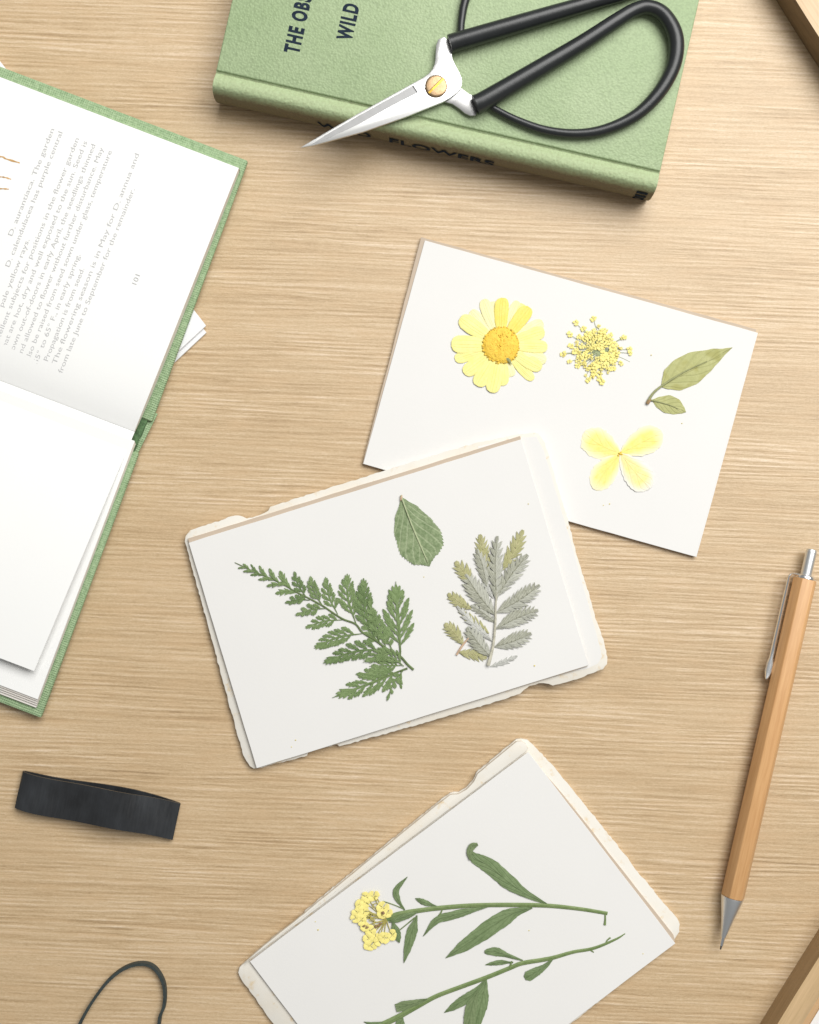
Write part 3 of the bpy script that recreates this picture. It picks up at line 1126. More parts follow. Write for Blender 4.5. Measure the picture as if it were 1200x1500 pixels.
mb.blade([(738, 522), (745, 527.5), (750, 534)], [(0, 0.6), (0.5, 2.2), (1, 0.3)], [(0, 0.6), (0.5, 2.6), (1, 0.3)], zoff(z1f, 3.2), n=10, m=4, lift=1.5, dome=1.0)
mb.build('sepal', 'sepal_green', dai)

# ------------------------------------------------------------------ yellow umbel
umb = thing('pressed_umbel', 'pressed cluster of tiny yellow florets between the daisy and the leaf sprig', 'flower', 875, 514, Z1)
UC = (880, 514)


def floret_mesh(name, mat, r, np_, seed, fat=0.52):
    r_ = random.Random(seed)
    mb = MB()
    c = mb.vert((0, 0, 1.1 * S))
    for k in range(np_):
        th = 2 * math.pi * k / np_ + r_.uniform(-0.25, 0.25)
        rl = r * r_.uniform(0.75, 1.15)
        wd = r * fat
        d_ = Vector((math.cos(th), math.sin(th), 0))
        e_ = Vector((-d_.y, d_.x, 0))
        z = r_.uniform(0.2, 1.3)
        pts = [d_ * 0.25 * rl - e_ * 0.2 * wd, d_ * 0.62 * rl - e_ * wd * 0.8, d_ * 0.95 * rl - e_ * wd * 0.55, d_ * rl * 1.02, d_ * 0.95 * rl + e_ * wd * 0.6,
               d_ * 0.6 * rl + e_ * wd * 0.85, d_ * 0.25 * rl + e_ * 0.2 * wd]
        ctr = mb.vert((d_ * 0.6 * rl + Vector((0, 0, z + 0.7))) * S)
        ids = [mb.vert((q + Vector((0, 0, z * (q.length / rl)))) * S) for q in pts]
        for a, b in zip(ids, ids[1:]):
            mb.face(ctr, a, b)
        mb.face(ctr, ids[-1], c, ids[0])
    o = mb.build(name, mat, None, fix=True)
    me = o.data
    bpy.data.objects.remove(o)
    return me


fl = [floret_mesh('floret', 'floret_yellow', 4.3, 5, s) for s in (1, 2, 3)] + [floret_mesh('floret', 'floret_yellow', 3.2, 4, s) for s in (4, 5)]
bud = bead_mesh('bud', 'floret_gold', 1.9)
spots = [(290, 180), (545, 120), (620, 230), (400, 265), (200, 350), (215, 520), (95, 640), (125, 620), (195, 745), (435, 950), (470, 1015), (635, 990), (670, 1050), (760, 910), (950, 770), (1075, 570), (1085, 625),
         (965, 400), (955, 550), (840, 850), (310, 810), (730, 290), (330, 380), (530, 960), (900, 520), (1000, 390)]
pos = [(815 + x / 10, 455 + y / 10) for x, y in spots]
tries = 0
while len(pos) < 128 and tries < 5000:
    tries += 1
    rr = 33 * math.sqrt(rnd.uniform(0.06, 1))
    th = rnd.uniform(0, 6.28)
    q = (UC[0] - 6 + rr * math.cos(th) * 1.0, UC[1] + 2 + rr * math.sin(th) * 0.98)
    if min(math.dist(q, p) for p in pos) > 3.6 and math.dist(q, (887, 513)) > 5.5:
        pos.append(q)
mb = MB()
for k, (x, y) in enumerate(pos):
    mx, my = lerp(UC[0], x, 0.5) + rnd.uniform(-2, 2), lerp(UC[1], y, 0.5) + rnd.uniform(-2, 2)
    mb.strip_tube([UC, (mx, my), (x, y)], [0.5, 0.36, 0.3], zoff(z1f, rnd.uniform(0.1, 1.2)), n=4, samples=5, flat=0.8)
mb.strip_tube([(890, 518), (908, 523), (923, 530)], [0.5, 0.4, 0.3], z1f, n=4, samples=6)
mb.build('stalks', 'stalk_green', umb)
for k, (x, y) in enumerate(pos):
    inner = math.dist((x, y), UC) < 30
    place(fl[rnd.randrange(5)], 'floret', umb, P(x, y, Z1 + (rnd.uniform(1.2, 3.2) if inner else rnd.uniform(0.8, 1.6))), rnd.uniform(0, 6.28), rnd.uniform(0.78, 1.2))
for k in range(26):
    x, y = pos[rnd.randrange(len(pos))]
    place(bud, 'bud', umb, P(x + rnd.uniform(-3, 3), y + rnd.uniform(-3, 3), Z1 + 1.6), 0, rnd.uniform(0.5, 1.0))

# ------------------------------------------------------------------ leaf sprig
spr = thing('leaf_sprig', 'pale olive sprig of one large and one small leaf near the card edge', 'leaf', 990, 560, Z1)
mb = MB()
mb.blade([(969, 566), (1004, 547), (1040, 528), (1073, 509)], [(0, 1.0), (0.05, 8), (0.19, 19), (0.4, 21.6), (0.6, 15), (0.72, 9.6), (0.9, 3), (1, 0.3)],
         [(0, 1.0), (0.06, 10), (0.13, 19.5), (0.3, 25), (0.48, 24.6), (0.75, 14), (0.9, 5), (1, 0.3)], z1f, n=36, m=10, lift=0.9, dome=1.0, wob=0.5)
mb.build('leaf', 'sprig_leaf', spr, label='large pointed olive leaf')
mb = MB()
mb.blade([(955, 586), (980, 593), (1005, 603.5)], [(0, 0.8), (0.2, 9), (0.45, 13), (0.7, 11), (0.9, 5), (1, 0.3)], [(0, 0.8), (0.2, 8), (0.45, 14), (0.7, 13), (0.9, 6), (1, 0.3)], z1f, n=24, m=8, lift=0.8, dome=1.1)
mb.build('leaf', 'sprig_leaf', spr, label='small oval olive leaf')
mb = MB()
mb.strip_tube([(948.5, 590), (951, 585), (958, 575), (970, 565), (1000, 546), (1036, 529)], [2.2, 2.0, 1.7, 1.5, 1.1, 0.5], zoff(z1f, 1.6), samples=30)
mb.strip_tube([(951, 586), (956, 586.5), (980, 593), (994, 599)], [1.2, 1.0, 0.7, 0.4], zoff(z1f, 1.4), samples=16)
mb.build('stem', 'sepal_green', spr)
mb = MB()
mb.strip_tube([(948, 591.5), (950.5, 587.5), (953, 584)], [2.4, 2.7, 1.6], zoff(z1f, 1.3), samples=6)
mb.build('stem_end', 'dry_brown', spr)

# ------------------------------------------------------------------ four petal flower
hyd = thing('four_petal_flower', 'pressed pale yellow flower of four broad petals below the leaf sprig', 'flower', 910, 665, Z1)
HC = (909, 664.5)
for k, (tip, hw_l, hw_r, m_, lay) in enumerate((((856, 633), 19.5, 20, 'hydrangea_petal', 0.0), ((970, 633.5), 19, 17.5, 'hydrangea_petal', 0.4), ((871, 717), 16, 16, 'hydrangea_petal', 0.2), ((953, 715), 19, 18, 'hydrangea_pale', 0.7))):
    tb = lambda h: [(0, 2.0), (0.12, h * 0.52), (0.32, h * 0.95), (0.55, h * 1.12), (0.78, h * 1.0), (0.92, h * 0.64), (1, h * 0.2)]
    mb = MB()
    mx, my = lerp(HC[0], tip[0], 0.55) + (-2, 2, -2, 1)[k], lerp(HC[1], tip[1], 0.55) + (3, -2, -1, 3)[k]
    mb.blade([HC, (mx, my), tip], tb(hw_l), tb(hw_r), zoff(z1f, lay), n=28, m=10, lift=0.5, dome=0.7, wob=0.45, rag=0.05, seed=k)
    mb.build('petal', m_, hyd)
mb = MB()
for dx, dy, r_ in ((0, 0, 2.0), (-3, 2.5, 1.4), (2.5, 1.0, 1.2), (1, -2.2, 1.1), (-2.0, -0.8, 1.0)):
    p = P(HC[0] + dx, HC[1] + dy, Z1 + 1.5)
    rs = []
    for f, z in ((1.0, 0.0), (0.75, 0.7), (0.0, 1.0)):
        rs.append([mb.vert(p + Vector((math.cos(q * 0.785) * r_ * f, math.sin(q * 0.785) * r_ * f, z * r_)) * S) for q in range(8)] if f else [mb.vert(p + Vector((0, 0, r_ * S)))])
    for q in range(8):
        j = (q + 1) % 8
        mb.face(rs[0][q], rs[0][j], rs[1][j], rs[1][q])
        mb.face(rs[1][q], rs[1][j], rs[2][0])
mb.build('flower_centre', 'disc_gold', hyd)

# ------------------------------------------------------------------ fern frond
fern = thing('fern_frond', 'bright green pressed fern frond spread across the middle card', 'fern', 500, 930, 12)


def lobe(mb, b, ang, L, W, zf, r_):
    """toothed wedge"""
    base = [(0.0, 0.05), (0.32, 0.55), (0.58, 0.92), (0.74, 1.0), (0.66, 0.55), (0.83, 0.66), (0.93, 0.55), (0.84, 0.22), (1.0, 0.1)]
    ca, sa = math.cos(ang), math.sin(ang)
    pts = []
    for side in (1, -1):
        seq = base if side == 1 else list(reversed(base))
        for x, y in seq:
            xx = (x + r_.uniform(-0.03, 0.03)) * L
            yy = side * y * W * r_.uniform(0.88, 1.1)
            pts.append((b[0] + ca * xx - sa * yy, b[1] + sa * xx + ca * yy))
    c = (b[0] + ca * L * 0.52, b[1] + sa * L * 0.52)
    mb.fan(pts, c, zf, lift=r_.uniform(0.7, 1.5), peak=r_.uniform(0.1, 0.7), tilt=(r_.uniform(-0.03, 0.03), r_.uniform(-0.03, 0.03)))


def pinna(mb, axis, wid, zf, r_, nl, depth=0):
    """leaflet built of lobes on either side of its own midrib"""
    if wid < 6.2:
        h = wid * 0.82 + 0.5
        tb = [(0, 0.7), (0.25, h * 0.75), (0.5, h * 1.1), (0.75, h * 1.1), (0.92, h * 0.7), (1, 0.4)]
        mb.blade(axis, tb, tb, zf, m=4, lift=1.0, dome=0.6, teeth=nl + 1, depth=0.6, wob=0.2, seed=int(axis[0][0]))
        return
    path = smooth_path(axis, 60)
    L = sum(math.dist(a, b) for a, b in zip(path, path[1:]))

    def at(u):
        i = min(int(u * 60), 59)
        f = u * 60 - i
        x, y = lerp(path[i][0], path[i + 1][0], f), lerp(path[i][1], path[i + 1][1], f)
        return (x, y), math.atan2(path[i + 1][1] - path[i][1], path[i + 1][0] - path[i][0])
    for k in range(nl):
        for side in (1, -1):
            u = 0.16 + 0.62 * (k + (0.0 if side == 1 else 0.45)) / nl
            p, an = at(u)
            taper = math.sin(math.pi * min(1, 0.30 + u * 0.70)) ** 0.75
            ll = wid * taper * 1.36 + 2.2
            a2 = an + side * R(41 - 14 * u + r_.uniform(-5, 5))
            if ll > 11.5:
                e = (p[0] + math.cos(a2 - side * 0.10) * ll, p[1] + math.sin(a2 - side * 0.10) * ll)
                mid = (lerp(p[0], e[0], 0.5) + math.sin(a2) * side * -1.0, lerp(p[1], e[1], 0.5) + math.cos(a2) * side * 1.0)
                hw_ = min(0.30 * ll, 0.52 * (0.62 * L / nl) * math.sin(abs(a2 - an)) + 0.5)
                tb = [(0, 0.5), (0.25, hw_ * 0.62), (0.5, hw_ * 1.05), (0.72, hw_ * 1.1), (0.9, hw_ * 0.75), (1, 0.35)]
                mb.blade([p, mid, e], tb, tb, zf, m=4, lift=r_.uniform(0.7, 1.0), dome=0.5, teeth=4, depth=0.52, wob=0.3, seed=k)
            else:
                lobe(mb, p, a2, ll, min(ll * 0.30 + 0.3, 0.66 * (0.62 * L / nl) * math.sin(abs(a2 - an)) + 0.3), zf, r_)
    p, an = at(0.74)
    lobe(mb, p, an, L * 0.27 + 1.0, max(1.6, min(wid * 0.36, L * 0.12)), zf, r_)
    # lamina along the midrib and the midrib itself
    mb.blade(axis, [(0, 0.5), (0.4, 0.5 + wid * 0.07), (0.8, 0.4 + wid * 0.06), (1, 0.3)], [(0, 0.5), (0.4, 0.5 + wid * 0.07), (0.8, 0.4 + wid * 0.06), (1, 0.3)], zf, n=10, m=2, lift=0.9, dome=0.3, wob=0.1)


rach = [(606, 981), (597, 973), (586, 961), (568, 951), (549, 937), (531, 926), (521, 914), (503, 907), (487, 897), (474, 888), (454, 877), (434, 867), (415, 856), (394, 846), (374, 838), (357, 830), (344, 824)]
rr_ = [1.7, 1.6, 1.6, 1.5, 1.5, 1.4, 1.3, 1.3, 1.2, 1.2, 1.1, 1.0, 0.9, 0.9, 0.8, 0.7, 0.5]
mb = MB()
mb.strip_tube(rach, rr_, zoff(z2f, 0.6), samples=70)
mb.strip_tube([(597, 979), (590, 981.5), (570, 989), (550, 998), (530, 1008)], [1.5, 1.3, 1.1, 0.9, 0.6], zoff(z2f, 0.9), samples=20)
mb.strip_tube([(586, 962), (586.5, 950), (584, 925), (581, 895), (580, 870)], [1.5, 1.3, 1.1, 0.9, 0.5], zoff(z2f, 0.9), samples=20)
mb.build('rachis', 'fern_stem', fern)
# base, tip, half width, lobes per side
pin = [((381, 841), (367.5, 826.5), 2.6, 2), ((393, 846), (380, 828.5), 3.2, 2), ((410, 854), (394.5, 832.5), 4.0, 2), ((427, 863), (410, 836), 6.0, 3), ((449, 875), (431.5, 838), 8.0, 3), ((472, 886), (455, 845), 9.0, 4),
       ((495, 900), (477.5, 846.5), 11.0, 4), ((522, 914), (509, 842), 16.0, 5), ((549, 934), (533, 848.5), 18.0, 5),
       ((366, 835), (356, 826), 2.0, 1), ((360, 832), (349, 832.5), 1.8, 1), ((374, 838), (356.5, 837), 2.6, 2), ((386, 843), (367, 842.5), 2.8, 2), ((402, 850), (378.5, 849), 3.2, 2), ((417, 857), (391, 858.5), 4.6, 2), ((434, 868), (403.5, 869.5), 5.8, 3),
       ((454, 879), (418.5, 883), 6.8, 3), ((477, 891), (434, 901), 8.0, 3), ((503, 908), (448.5, 919.5), 10.0, 4), ((531, 928), (461.5, 949), 15.0, 5), ((566, 951), (476, 970.5), 16.0, 5)]
for k, (b, tp, wd, nl) in enumerate(pin):
    r_ = random.Random(50 + k)
    mb = MB()
    mx, my = lerp(b[0], tp[0], 0.5), lerp(b[1], tp[1], 0.5)
    dx, dy = tp[0] - b[0], tp[1] - b[1]
    sgn = 1 if k < 9 else -1
    mid = (mx + sgn * (-dy) * -0.07, my + sgn * dx * -0.07)
    pinna(mb, [b, mid, tp], wd, zoff(z2f, 0.2 + 0.5 * (k % 3)), r_, nl)
    mb.build('pinna', 'fern_green' if k % 4 else 'fern_dark', fern)
for axis, wd, nl, z in (([(587, 960), (584, 915), (580, 851.5)], 28.5, 6, 1.2), ([(592, 981), (550, 998), (487, 1022)], 21.0, 6, 0.8), ([(578, 958), (560, 958), (532, 970)], 10.5, 4, 1.8), ([(560, 944), (545, 930), (528, 905)], 9.0, 3, 0.5),
                        ([(592, 976), (575, 964), (549, 961)], 14.0, 4, 1.6), ([(578, 986), (552, 986), (521, 988)], 9.5, 4, 0.5), ([(541, 931), (537, 900), (526, 862)], 11.5, 4, 0.4), ([(566, 950), (557, 922), (545, 890)], 11.5, 4, 1.3), ([(588, 975), (570, 975), (541, 976)], 10.0, 4, 0.3), ([(588, 983), (587, 998), (588.5, 1009)], 3.0, 2, 0.4), ([(591, 982), (577, 1000), (567, 1027)], 6.5, 3, 1.0),
                        ([(556, 940), (548, 910), (541, 880)], 9.0, 3, 2.0), ([(575, 952), (566, 935), (556, 925)], 7.0, 3, 1.5)):
    mb = MB()
    pinna(mb, axis, wd, zoff(z2f, z), random.Random(int(axis[-1][0] * 3)), nl)
    mb.build('pinna', 'fern_green', fern)

# ------------------------------------------------------------------ toothed round leaf
rl = thing('toothed_leaf', 'single broad green leaf with toothed edge above the fern', 'leaf', 612, 780, 13)
mb = MB()
mb.blade([(588, 728), (603, 768), (619, 806), (629.5, 829.5)],
         [(0, 0.8), (0.06, 6), (0.2, 21), (0.36, 30), (0.57, 33.5), (0.8, 22.5), (0.92, 8.5), (0.97, 3.5), (1, 0.4)],
         [(0, 0.8), (0.06, 7), (0.17, 19.5), (0.36, 31.5), (0.52, 37), (0.68, 33.5), (0.8, 23), (0.88, 11), (0.95, 4), (1, 0.4)],
         z2f, m=12, lift=1.0, dome=1.5, teeth=24, depth=0.10, wob=0.7)
mb.build('leaf', 'round_leaf', rl)
mb = MB()
mb.strip_tube([(587.5, 725.5), (590, 733), (603, 768), (619, 806), (627, 824)], [1.3, 1.2, 1.0, 0.7, 0.4], zoff(z2f, 2.2), samples=26)
mb.build('midrib', 'stalk_green', rl)
mb = MB()
mb.strip_tube([(588.5, 725), (588, 729), (587, 733)], [1.0, 1.6, 1.0], zoff(z2f, 2.2), samples=6)
mb.build('leaf_stalk', 'pink_stem', rl)

# ------------------------------------------------------------------ silvery pinnate leaf
sil = thing('silver_leaf', 'grey green feathery leaf with toothed leaflets right of the fern', 'leaf', 724, 880, 12)


def c5(x, y):
    return (640 + x / 6.818, 765 + y / 6.818)


leafl = [((600, 790), (606, 138), 9.6, 'silver_leaf', 9, 2.2), ((655, 480), (862, 78), 9.0, 'olive_leaf', 7, 0.6), ((520, 470), (432, 122), 8.2, 'olive_leaf', 7, 0.4), ((500, 640), (400, 268), 8.2, 'silver_leaf', 7, 1.2),
         ((604, 745), (908, 325), 10.5, 'silver_leaf', 9, 1.2), ((594, 905), (1028, 628), 10.5, 'silver_leaf', 10, 1.4), ((594, 1065), (1012, 878), 10.0, 'silver_leaf', 10, 1.2), ((580, 1245), (945, 1110), 9.5, 'silver_leaf', 9, 1.0),
         ((585, 925), (285, 520), 11.5, 'silver_leaf', 9, 1.6), ((360, 640), (188, 392), 9.0, 'olive_leaf', 5, 0.9), ((350, 870), (112, 712), 7.5, 'olive_leaf', 6, 0.9), ((520, 1110), (215, 890), 6.0, 'olive_leaf', 6, 0.3),
         ((556, 1185), (200, 835), 5.6, 'silver_pale', 8, 1.5), ((585, 1000), (340, 830), 6.0, 'silver_leaf', 6, 0.8), ((540, 1345), (305, 1050), 10.0, 'silver_leaf', 8, 1.8), ((268, 1220), (80, 1012), 8.5, 'olive_leaf', 6, 0.8), ((215, 1300), (500, 1355), 7.2, 'olive_leaf', 6, 0.4),
         ((535, 1440), (805, 1335), 4.0, 'silver_pale', 5, 0.2), ((560, 760), (470, 560), 4.5, 'silver_pale', 4, 0.3)]
for k, (b, tp, h, m_, nt_, lay) in enumerate(leafl):
    b, tp = c5(*b), c5(*tp)
    dx, dy = tp[0] - b[0], tp[1] - b[1]
    mid = (lerp(b[0], tp[0], 0.5) + dy * 0.03 * (-1) ** k, lerp(b[1], tp[1], 0.5) - dx * 0.03 * (-1) ** k)
    h *= 1.34
    tb = [(0, 1.6), (0.2, h * 0.80), (0.45, h * 1.08), (0.7, h * 0.95), (0.88, h * 0.66), (1, h * 0.12)]
    mb = MB()
    mb.blade([b, mid, tp], tb, tb, zoff(z2f, lay), m=6, lift=0.9, dome=1.5, teeth=nt_, depth=0.74, wob=0.5, seed=k)
    mb.build('leaflet', m_, sil)
mb = MB()
mb.strip_tube([c5(*q) for q in ((512, 1432), (540, 1330), (568, 1200), (585, 1000), (588, 850), (598, 700), (602, 480), (606, 250))], [2.6, 2.2, 1.8, 1.6, 1.4, 1.1, 0.7, 0.4], zoff(z2f, 2.2), samples=40)
mb.build('stem', 'grey_stem', sil)
mb = MB()
mb.strip_tube([c5(*q) for q in ((198, 1325), (250, 1240), (318, 1155))], [1.5, 1.4, 0.9], zoff(z2f, 1.5), samples=10)
mb.build('stalk', 'pink_stem', sil)

# ------------------------------------------------------------------ flowering stem on the lower card
fs = thing('flowering_stem', 'green stem with narrow leaves ending in a small yellow flower head', 'flower', 720, 1330, 8.5)
mb = MB()
mb.strip_tube([(566, 1347), (580, 1341), (598, 1336.5), (620, 1333), (645, 1330), (690, 1326.5), (740, 1325.5), (800, 1326.5), (850, 1331.5), (890, 1338)], [3.6, 4.4, 3.8, 3.4, 3.4, 3.2, 3.2, 3.1, 2.7, 2.5], z3f, n=10, samples=60, flat=0.32)
mb.strip_tube([(886.5, 1337), (886.8, 1346), (886.2, 1355)], [1.2, 1.3, 1.9], z3f, samples=8)
mb.strip_tube([(561, 1320), (576, 1325), (592, 1331.5)], [0.7, 0.7, 0.9], zoff(z3f, 0.6), samples=10)
mb.strip_tube([(585, 1363), (596, 1354), (608, 1344)], [0.8, 0.8, 1.0], zoff(z3f, 0.6), samples=10)
mb.strip_tube([(641, 1343), (645, 1339), (648, 1333)], [0.9, 1.3, 0.8], zoff(z3f, 0.6), samples=6)
mb.build('stem', 'stem', fs)


def lanceolate(parent, axis, h, z=0.4, m_='stem_leaf', k=0, t_=None, n=30, zf=z3f, teeth=0):
    tb = t_ or [(0, 1.0), (0.15, h * 0.4), (0.4, h * 0.95), (0.6, h), (0.8, h * 0.72), (0.93, h * 0.3), (1, 0.3)]
    mb = MB()
    mb.blade(axis, tb, tb, zoff(zf, z), n=n, m=6, lift=0.9, dome=1.3, wob=0.6, rag=0.05, seed=k)
    return mb.build('leaf', m_, parent)


lanceolate(fs, [(801, 1324), (770, 1309), (744, 1291), (719, 1270), (697, 1257), (690, 1246)], 11.5, 0.6, k=1)
lanceolate(fs, [(689, 1260), (688, 1248), (692, 1240), (700, 1236.5)], 4.5, 2.0, 'stem_leaf_back', k=2, t_=[(0, 1.2), (0.3, 4.4), (0.7, 5.0), (1, 2.2)])
lanceolate(fs, [(780, 1330), (754, 1337), (728, 1352), (688, 1380), (653, 1403.5)], 12.0, 0.5, k=3)
lanceolate(fs, [(715, 1328), (690, 1334), (663, 1341), (639, 1349), (620, 1371.5)], 6.2, 0.7, k=4)
lanceolate(fs, [(611, 1341), (606, 1358), (600, 1378), (592, 1410.5)], 7.8, 0.9, k=5)
lanceolate(fs, [(593, 1333), (583, 1318), (581, 1303), (597, 1284.5)], 4.6, 0.6, k=6)
lanceolate(fs, [(640, 1328), (622, 1322), (608.5, 1316)], 4.2, 0.5, k=7)
lanceolate(fs, [(575, 1349), (580, 1365), (585.5, 1381)], 6.5, 1.2, k=8)
lanceolate(fs, [(570, 1351), (590, 1344), (612, 1336)], 5.5, 1.6, k=9, t_=[(0, 0.6), (0.3, 4.6), (0.7, 4.4), (1, 1.0)])
# head of florets
flb = [floret_mesh('floret', 'floret_yellow', 9.8, 4, s, 0.72) for s in (11, 12, 13)]


def c6(x, y):
    return (480 + x / 5.4545, 1210 + y / 5.4545)


mb = MB()
hub = (566, 1347)
heads = [(305, 565), (368, 560), (262, 625), (300, 610), (240, 690), (225, 738), (290, 680), (440, 650), (432, 700), (478, 690), (270, 750), (340, 838), (330, 900), (340, 955), (385, 895), (450, 892), (518, 870), (410, 915), (300, 800)]
for q in heads + [(400, 580), (330, 700), (345, 730), (350, 760), (370, 800)]:
    x, y = c6(*q)
    mb.strip_tube([hub, (lerp(hub[0], x, 0.5), lerp(hub[1], y, 0.5) + rnd.uniform(-3, 3)), (x, y)], [0.9, 0.7, 0.6], zoff(z3f, rnd.uniform(0.4, 1.5)), n=5, samples=6)
mb.build('flower_stalks', 'olive_stamen', fs)
for k, q in enumerate(heads):
    x, y = c6(*q)
    place(flb[k % 3], 'floret', fs, P(x, y, 11.5 + rnd.uniform(1.4, 3.2)), rnd.uniform(0, 6.28), rnd.uniform(0.78, 1.08))
mb = MB()
for q in ((330, 700), (345, 720), (325, 740), (365, 730), (350, 760), (390, 770), (400, 575), (385, 640)):
    x, y = c6(*q)
    a0 = rnd.uniform(0, 6.28)
    mb.strip_tube([(x + 4.5 * math.cos(a0 + s), y + 4.0 * math.sin(a0 + s)) for s in (0, 0.9, 1.8, 2.7)], [0.7, 0.8, 0.8, 0.6], zoff(z3f, 3.5), n=5, samples=8)
mb.build('stamens', 'olive_stamen', fs)
mb = MB()
for q in ((315, 812), (385, 805), (405, 795), (445, 700), (290, 800), (420, 780), (440, 690)):
    x, y = c6(*q)
    mb.strip_tube([(x - 2, y + 1), (x, y), (x + 2.4, y - 1)], [0.6, 1.5, 0.7], zoff(z3f, 3.8), n=6, samples=5)
mb.build('withered_buds', 'brown_bud', fs)

# ------------------------------------------------------------------ leafy stem below it
ls = thing('leafy_stem', 'bare green stem with short side leaves running off the bottom of the photo', 'plant', 700, 1440, 8.5)
mb = MB()
mb.strip_tube([(916, 1367.5), (902, 1376), (870, 1389), (840, 1394.5), (812, 1402.5), (795, 1406), (765, 1411), (747, 1418), (715, 1431), (677, 1445), (640, 1459), (612, 1474), (573, 1495), (535, 1512), (500, 1530)],
              [0.7, 1.6, 2.3, 2.5, 2.9, 3.1, 3.2, 3.1, 3.2, 3.2, 3.2, 3.5, 4.2, 4.2, 3.6], z3f, n=10, samples=80, flat=0.32)
mb.strip_tube([(888, 1381), (890, 1377), (894.5, 1373.5)], [1.2, 1.0, 1.2], z3f, samples=6)
mb.strip_tube([(864, 1391), (867, 1393), (870, 1395)], [1.2, 1.0, 0.8], z3f, samples=6)
mb.strip_tube([(750, 1408), (748, 1414), (746, 1419)], [1.0, 1.3, 0.9], zoff(z3f, 0.8), samples=6)
mb.build('stem', 'stem', ls)
lanceolate(ls, [(766, 1407), (745, 1400), (726, 1394), (710, 1394.5)], 6.5, 0.5, k=11, t_=[(0, 0.9), (0.3, 2.8), (0.65, 6.6), (0.9, 4.5), (1, 2.2)])
lanceolate(ls, [(752, 1410), (732, 1410), (711, 1413.5)], 3.6, 0.5, k=12)
lanceolate(ls, [(811, 1404), (798, 1416), (783, 1425), (769, 1433)], 7.5, 0.5, k=13, t_=[(0, 0.9), (0.3, 3.5), (0.6, 6.6), (0.88, 7.6), (1, 3.4)])
lanceolate(ls, [(713, 1434), (694, 1455), (672, 1470), (651, 1483.5)], 7.0, 0.5, k=14)
lanceolate(ls, [(712.5, 1433), (708, 1457), (702, 1482), (690, 1530)], 10.0, 0.7, k=15)
lanceolate(ls, [(700, 1450), (693, 1470), (688, 1495), (680, 1535)], 9.5, 1.2, 'stem_leaf_back', k=16)
lanceolate(ls, [(626, 1464), (612, 1468), (598, 1472), (580, 1477)], 7.0, 1.2, 'stem_leaf_back', k=17, t_=[(0, 1.5), (0.4, 4.6), (0.8, 7.2), (1, 5.8)])
lanceolate(ls, [(575, 1494), (560, 1499), (545, 1500), (533, 1497)], 3.0, 0.8, k=18)
lanceolate(ls, [(590, 1490), (586, 1502), (580, 1530)], 7.0, 0.6, k=19)

# ------------------------------------------------------------------ mechanical pencil
pen = thing('mechanical_pencil', 'hexagonal wooden mechanical pencil with metal tip and clip', 'pencil', 1125, 1090)
ZC = 17.5
A = P(1179.5, 848, ZC)
Bp = P(1073.2, 1313.5, ZC)
ax = (Bp - A).normalized()
side = Vector((-ax.y, ax.x, 0))
side = side if side.x > 0 else -side
upv = Vector((0, 0, 1))


def lathe(mb, stations, n, phase=0.0):
    rings = []
    for d_, r in stations:
        c = A + ax * (d_ * S)
        rings.append([mb.vert(c + (side * math.cos(phase + 2 * math.pi * q / n) + upv * math.sin(phase + 2 * math.pi * q / n)) * (r * S), (0, q / n)) for q in range(n)])
    for a, b in zip(rings, rings[1:]):
        for q in range(n):
            j = (q + 1) % n
            mb.face(a[q], a[j], b[j], b[q])
    mb.face(*reversed(rings[0]))
    mb.face(*rings[-1])


Lp = (Bp - A).length / S
mb = MB()
lathe(mb, [(0, 17.3), (Lp, 17.3)], 6, 0.0)
mb.build('barrel', 'pencil_wood', pen, bevel=1.1, seg=2)
mb = MB()
lathe(mb, [(Lp + 0.2, 16.0), (Lp + 2.5, 16.0), (Lp + 30, 9.6), (Lp + 58, 3.9), (Lp + 60, 3.5)], 28)
mb.build('cone_tip', 'satin_steel', pen)
mb = MB()
lathe(mb, [(Lp + 60, 2.9), (Lp + 73, 2.3)], 14)
mb.build('lead_sleeve', 'chrome', pen)
mb = MB()
lathe(mb, [(Lp + 73, 1.3), (Lp + 78.5, 1.0)], 10)
mb.build('lead', 'graphite', pen)
mb = MB()
lathe(mb, [(-6, 11.0), (-5, 12.5), (-2, 13.5), (-0.2, 13.5)], 24)
mb.build('collar', 'chrome', pen)
mb = MB()
lathe(mb, [(-44, 6.6), (-43, 7.6), (-40, 8.0), (-6.2, 8.0)], 24)
mb.build('push_button', 'satin_steel', pen)
# clip: bent strip on the left flank
mb = MB()


def cl(d_, s_, z_):
    return A + ax * (d_ * S) + side * (s_ * S) + upv * (z_ * S)


cpath = [(-3.4, -8, 3.0, 2.6), (-3.6, -16, 3.0, 2.6), (-3.0, -22.0, 2.8, 2.4), (1, -24.2, 2.6, 2.4), (20, -24.0, 2.2, 2.6), (60, -23.6, 1.6, 2.8), (100, -23.2, 1.0, 3.0), (122, -22.8, 0.6, 3.1), (130, -22.4, 0.8, 5.2), (142, -22.2, 0.5, 5.4), (151, -22.8, 1.2, 3.2), (154, -23.4, 1.8, 1.2)]
rings = []
for d_, s_, z_, hw_ in cpath:
    top_r = []
    flatend = d_ < 0 and s_ > -20
    for q in range(8):
        th = 2 * math.pi * q / 8
        if flatend:
            rings_pt = cl(d_ + math.cos(th) * 2.4, s_, z_ + math.sin(th) * 3.2)
        else:
            rings_pt = cl(d_, s_ + math.cos(th) * hw_, z_ + math.sin(th) * 3.0)
        top_r.append(mb.vert(rings_pt))
    rings.append(top_r)
for a, b in zip(rings, rings[1:]):
    for q in range(8):
        j = (q + 1) % 8
        mb.face(a[q], a[j], b[j], b[q])
mb.face(*reversed(rings[0]))
mb.face(*rings[-1])
mb.build('clip', 'chrome', pen)

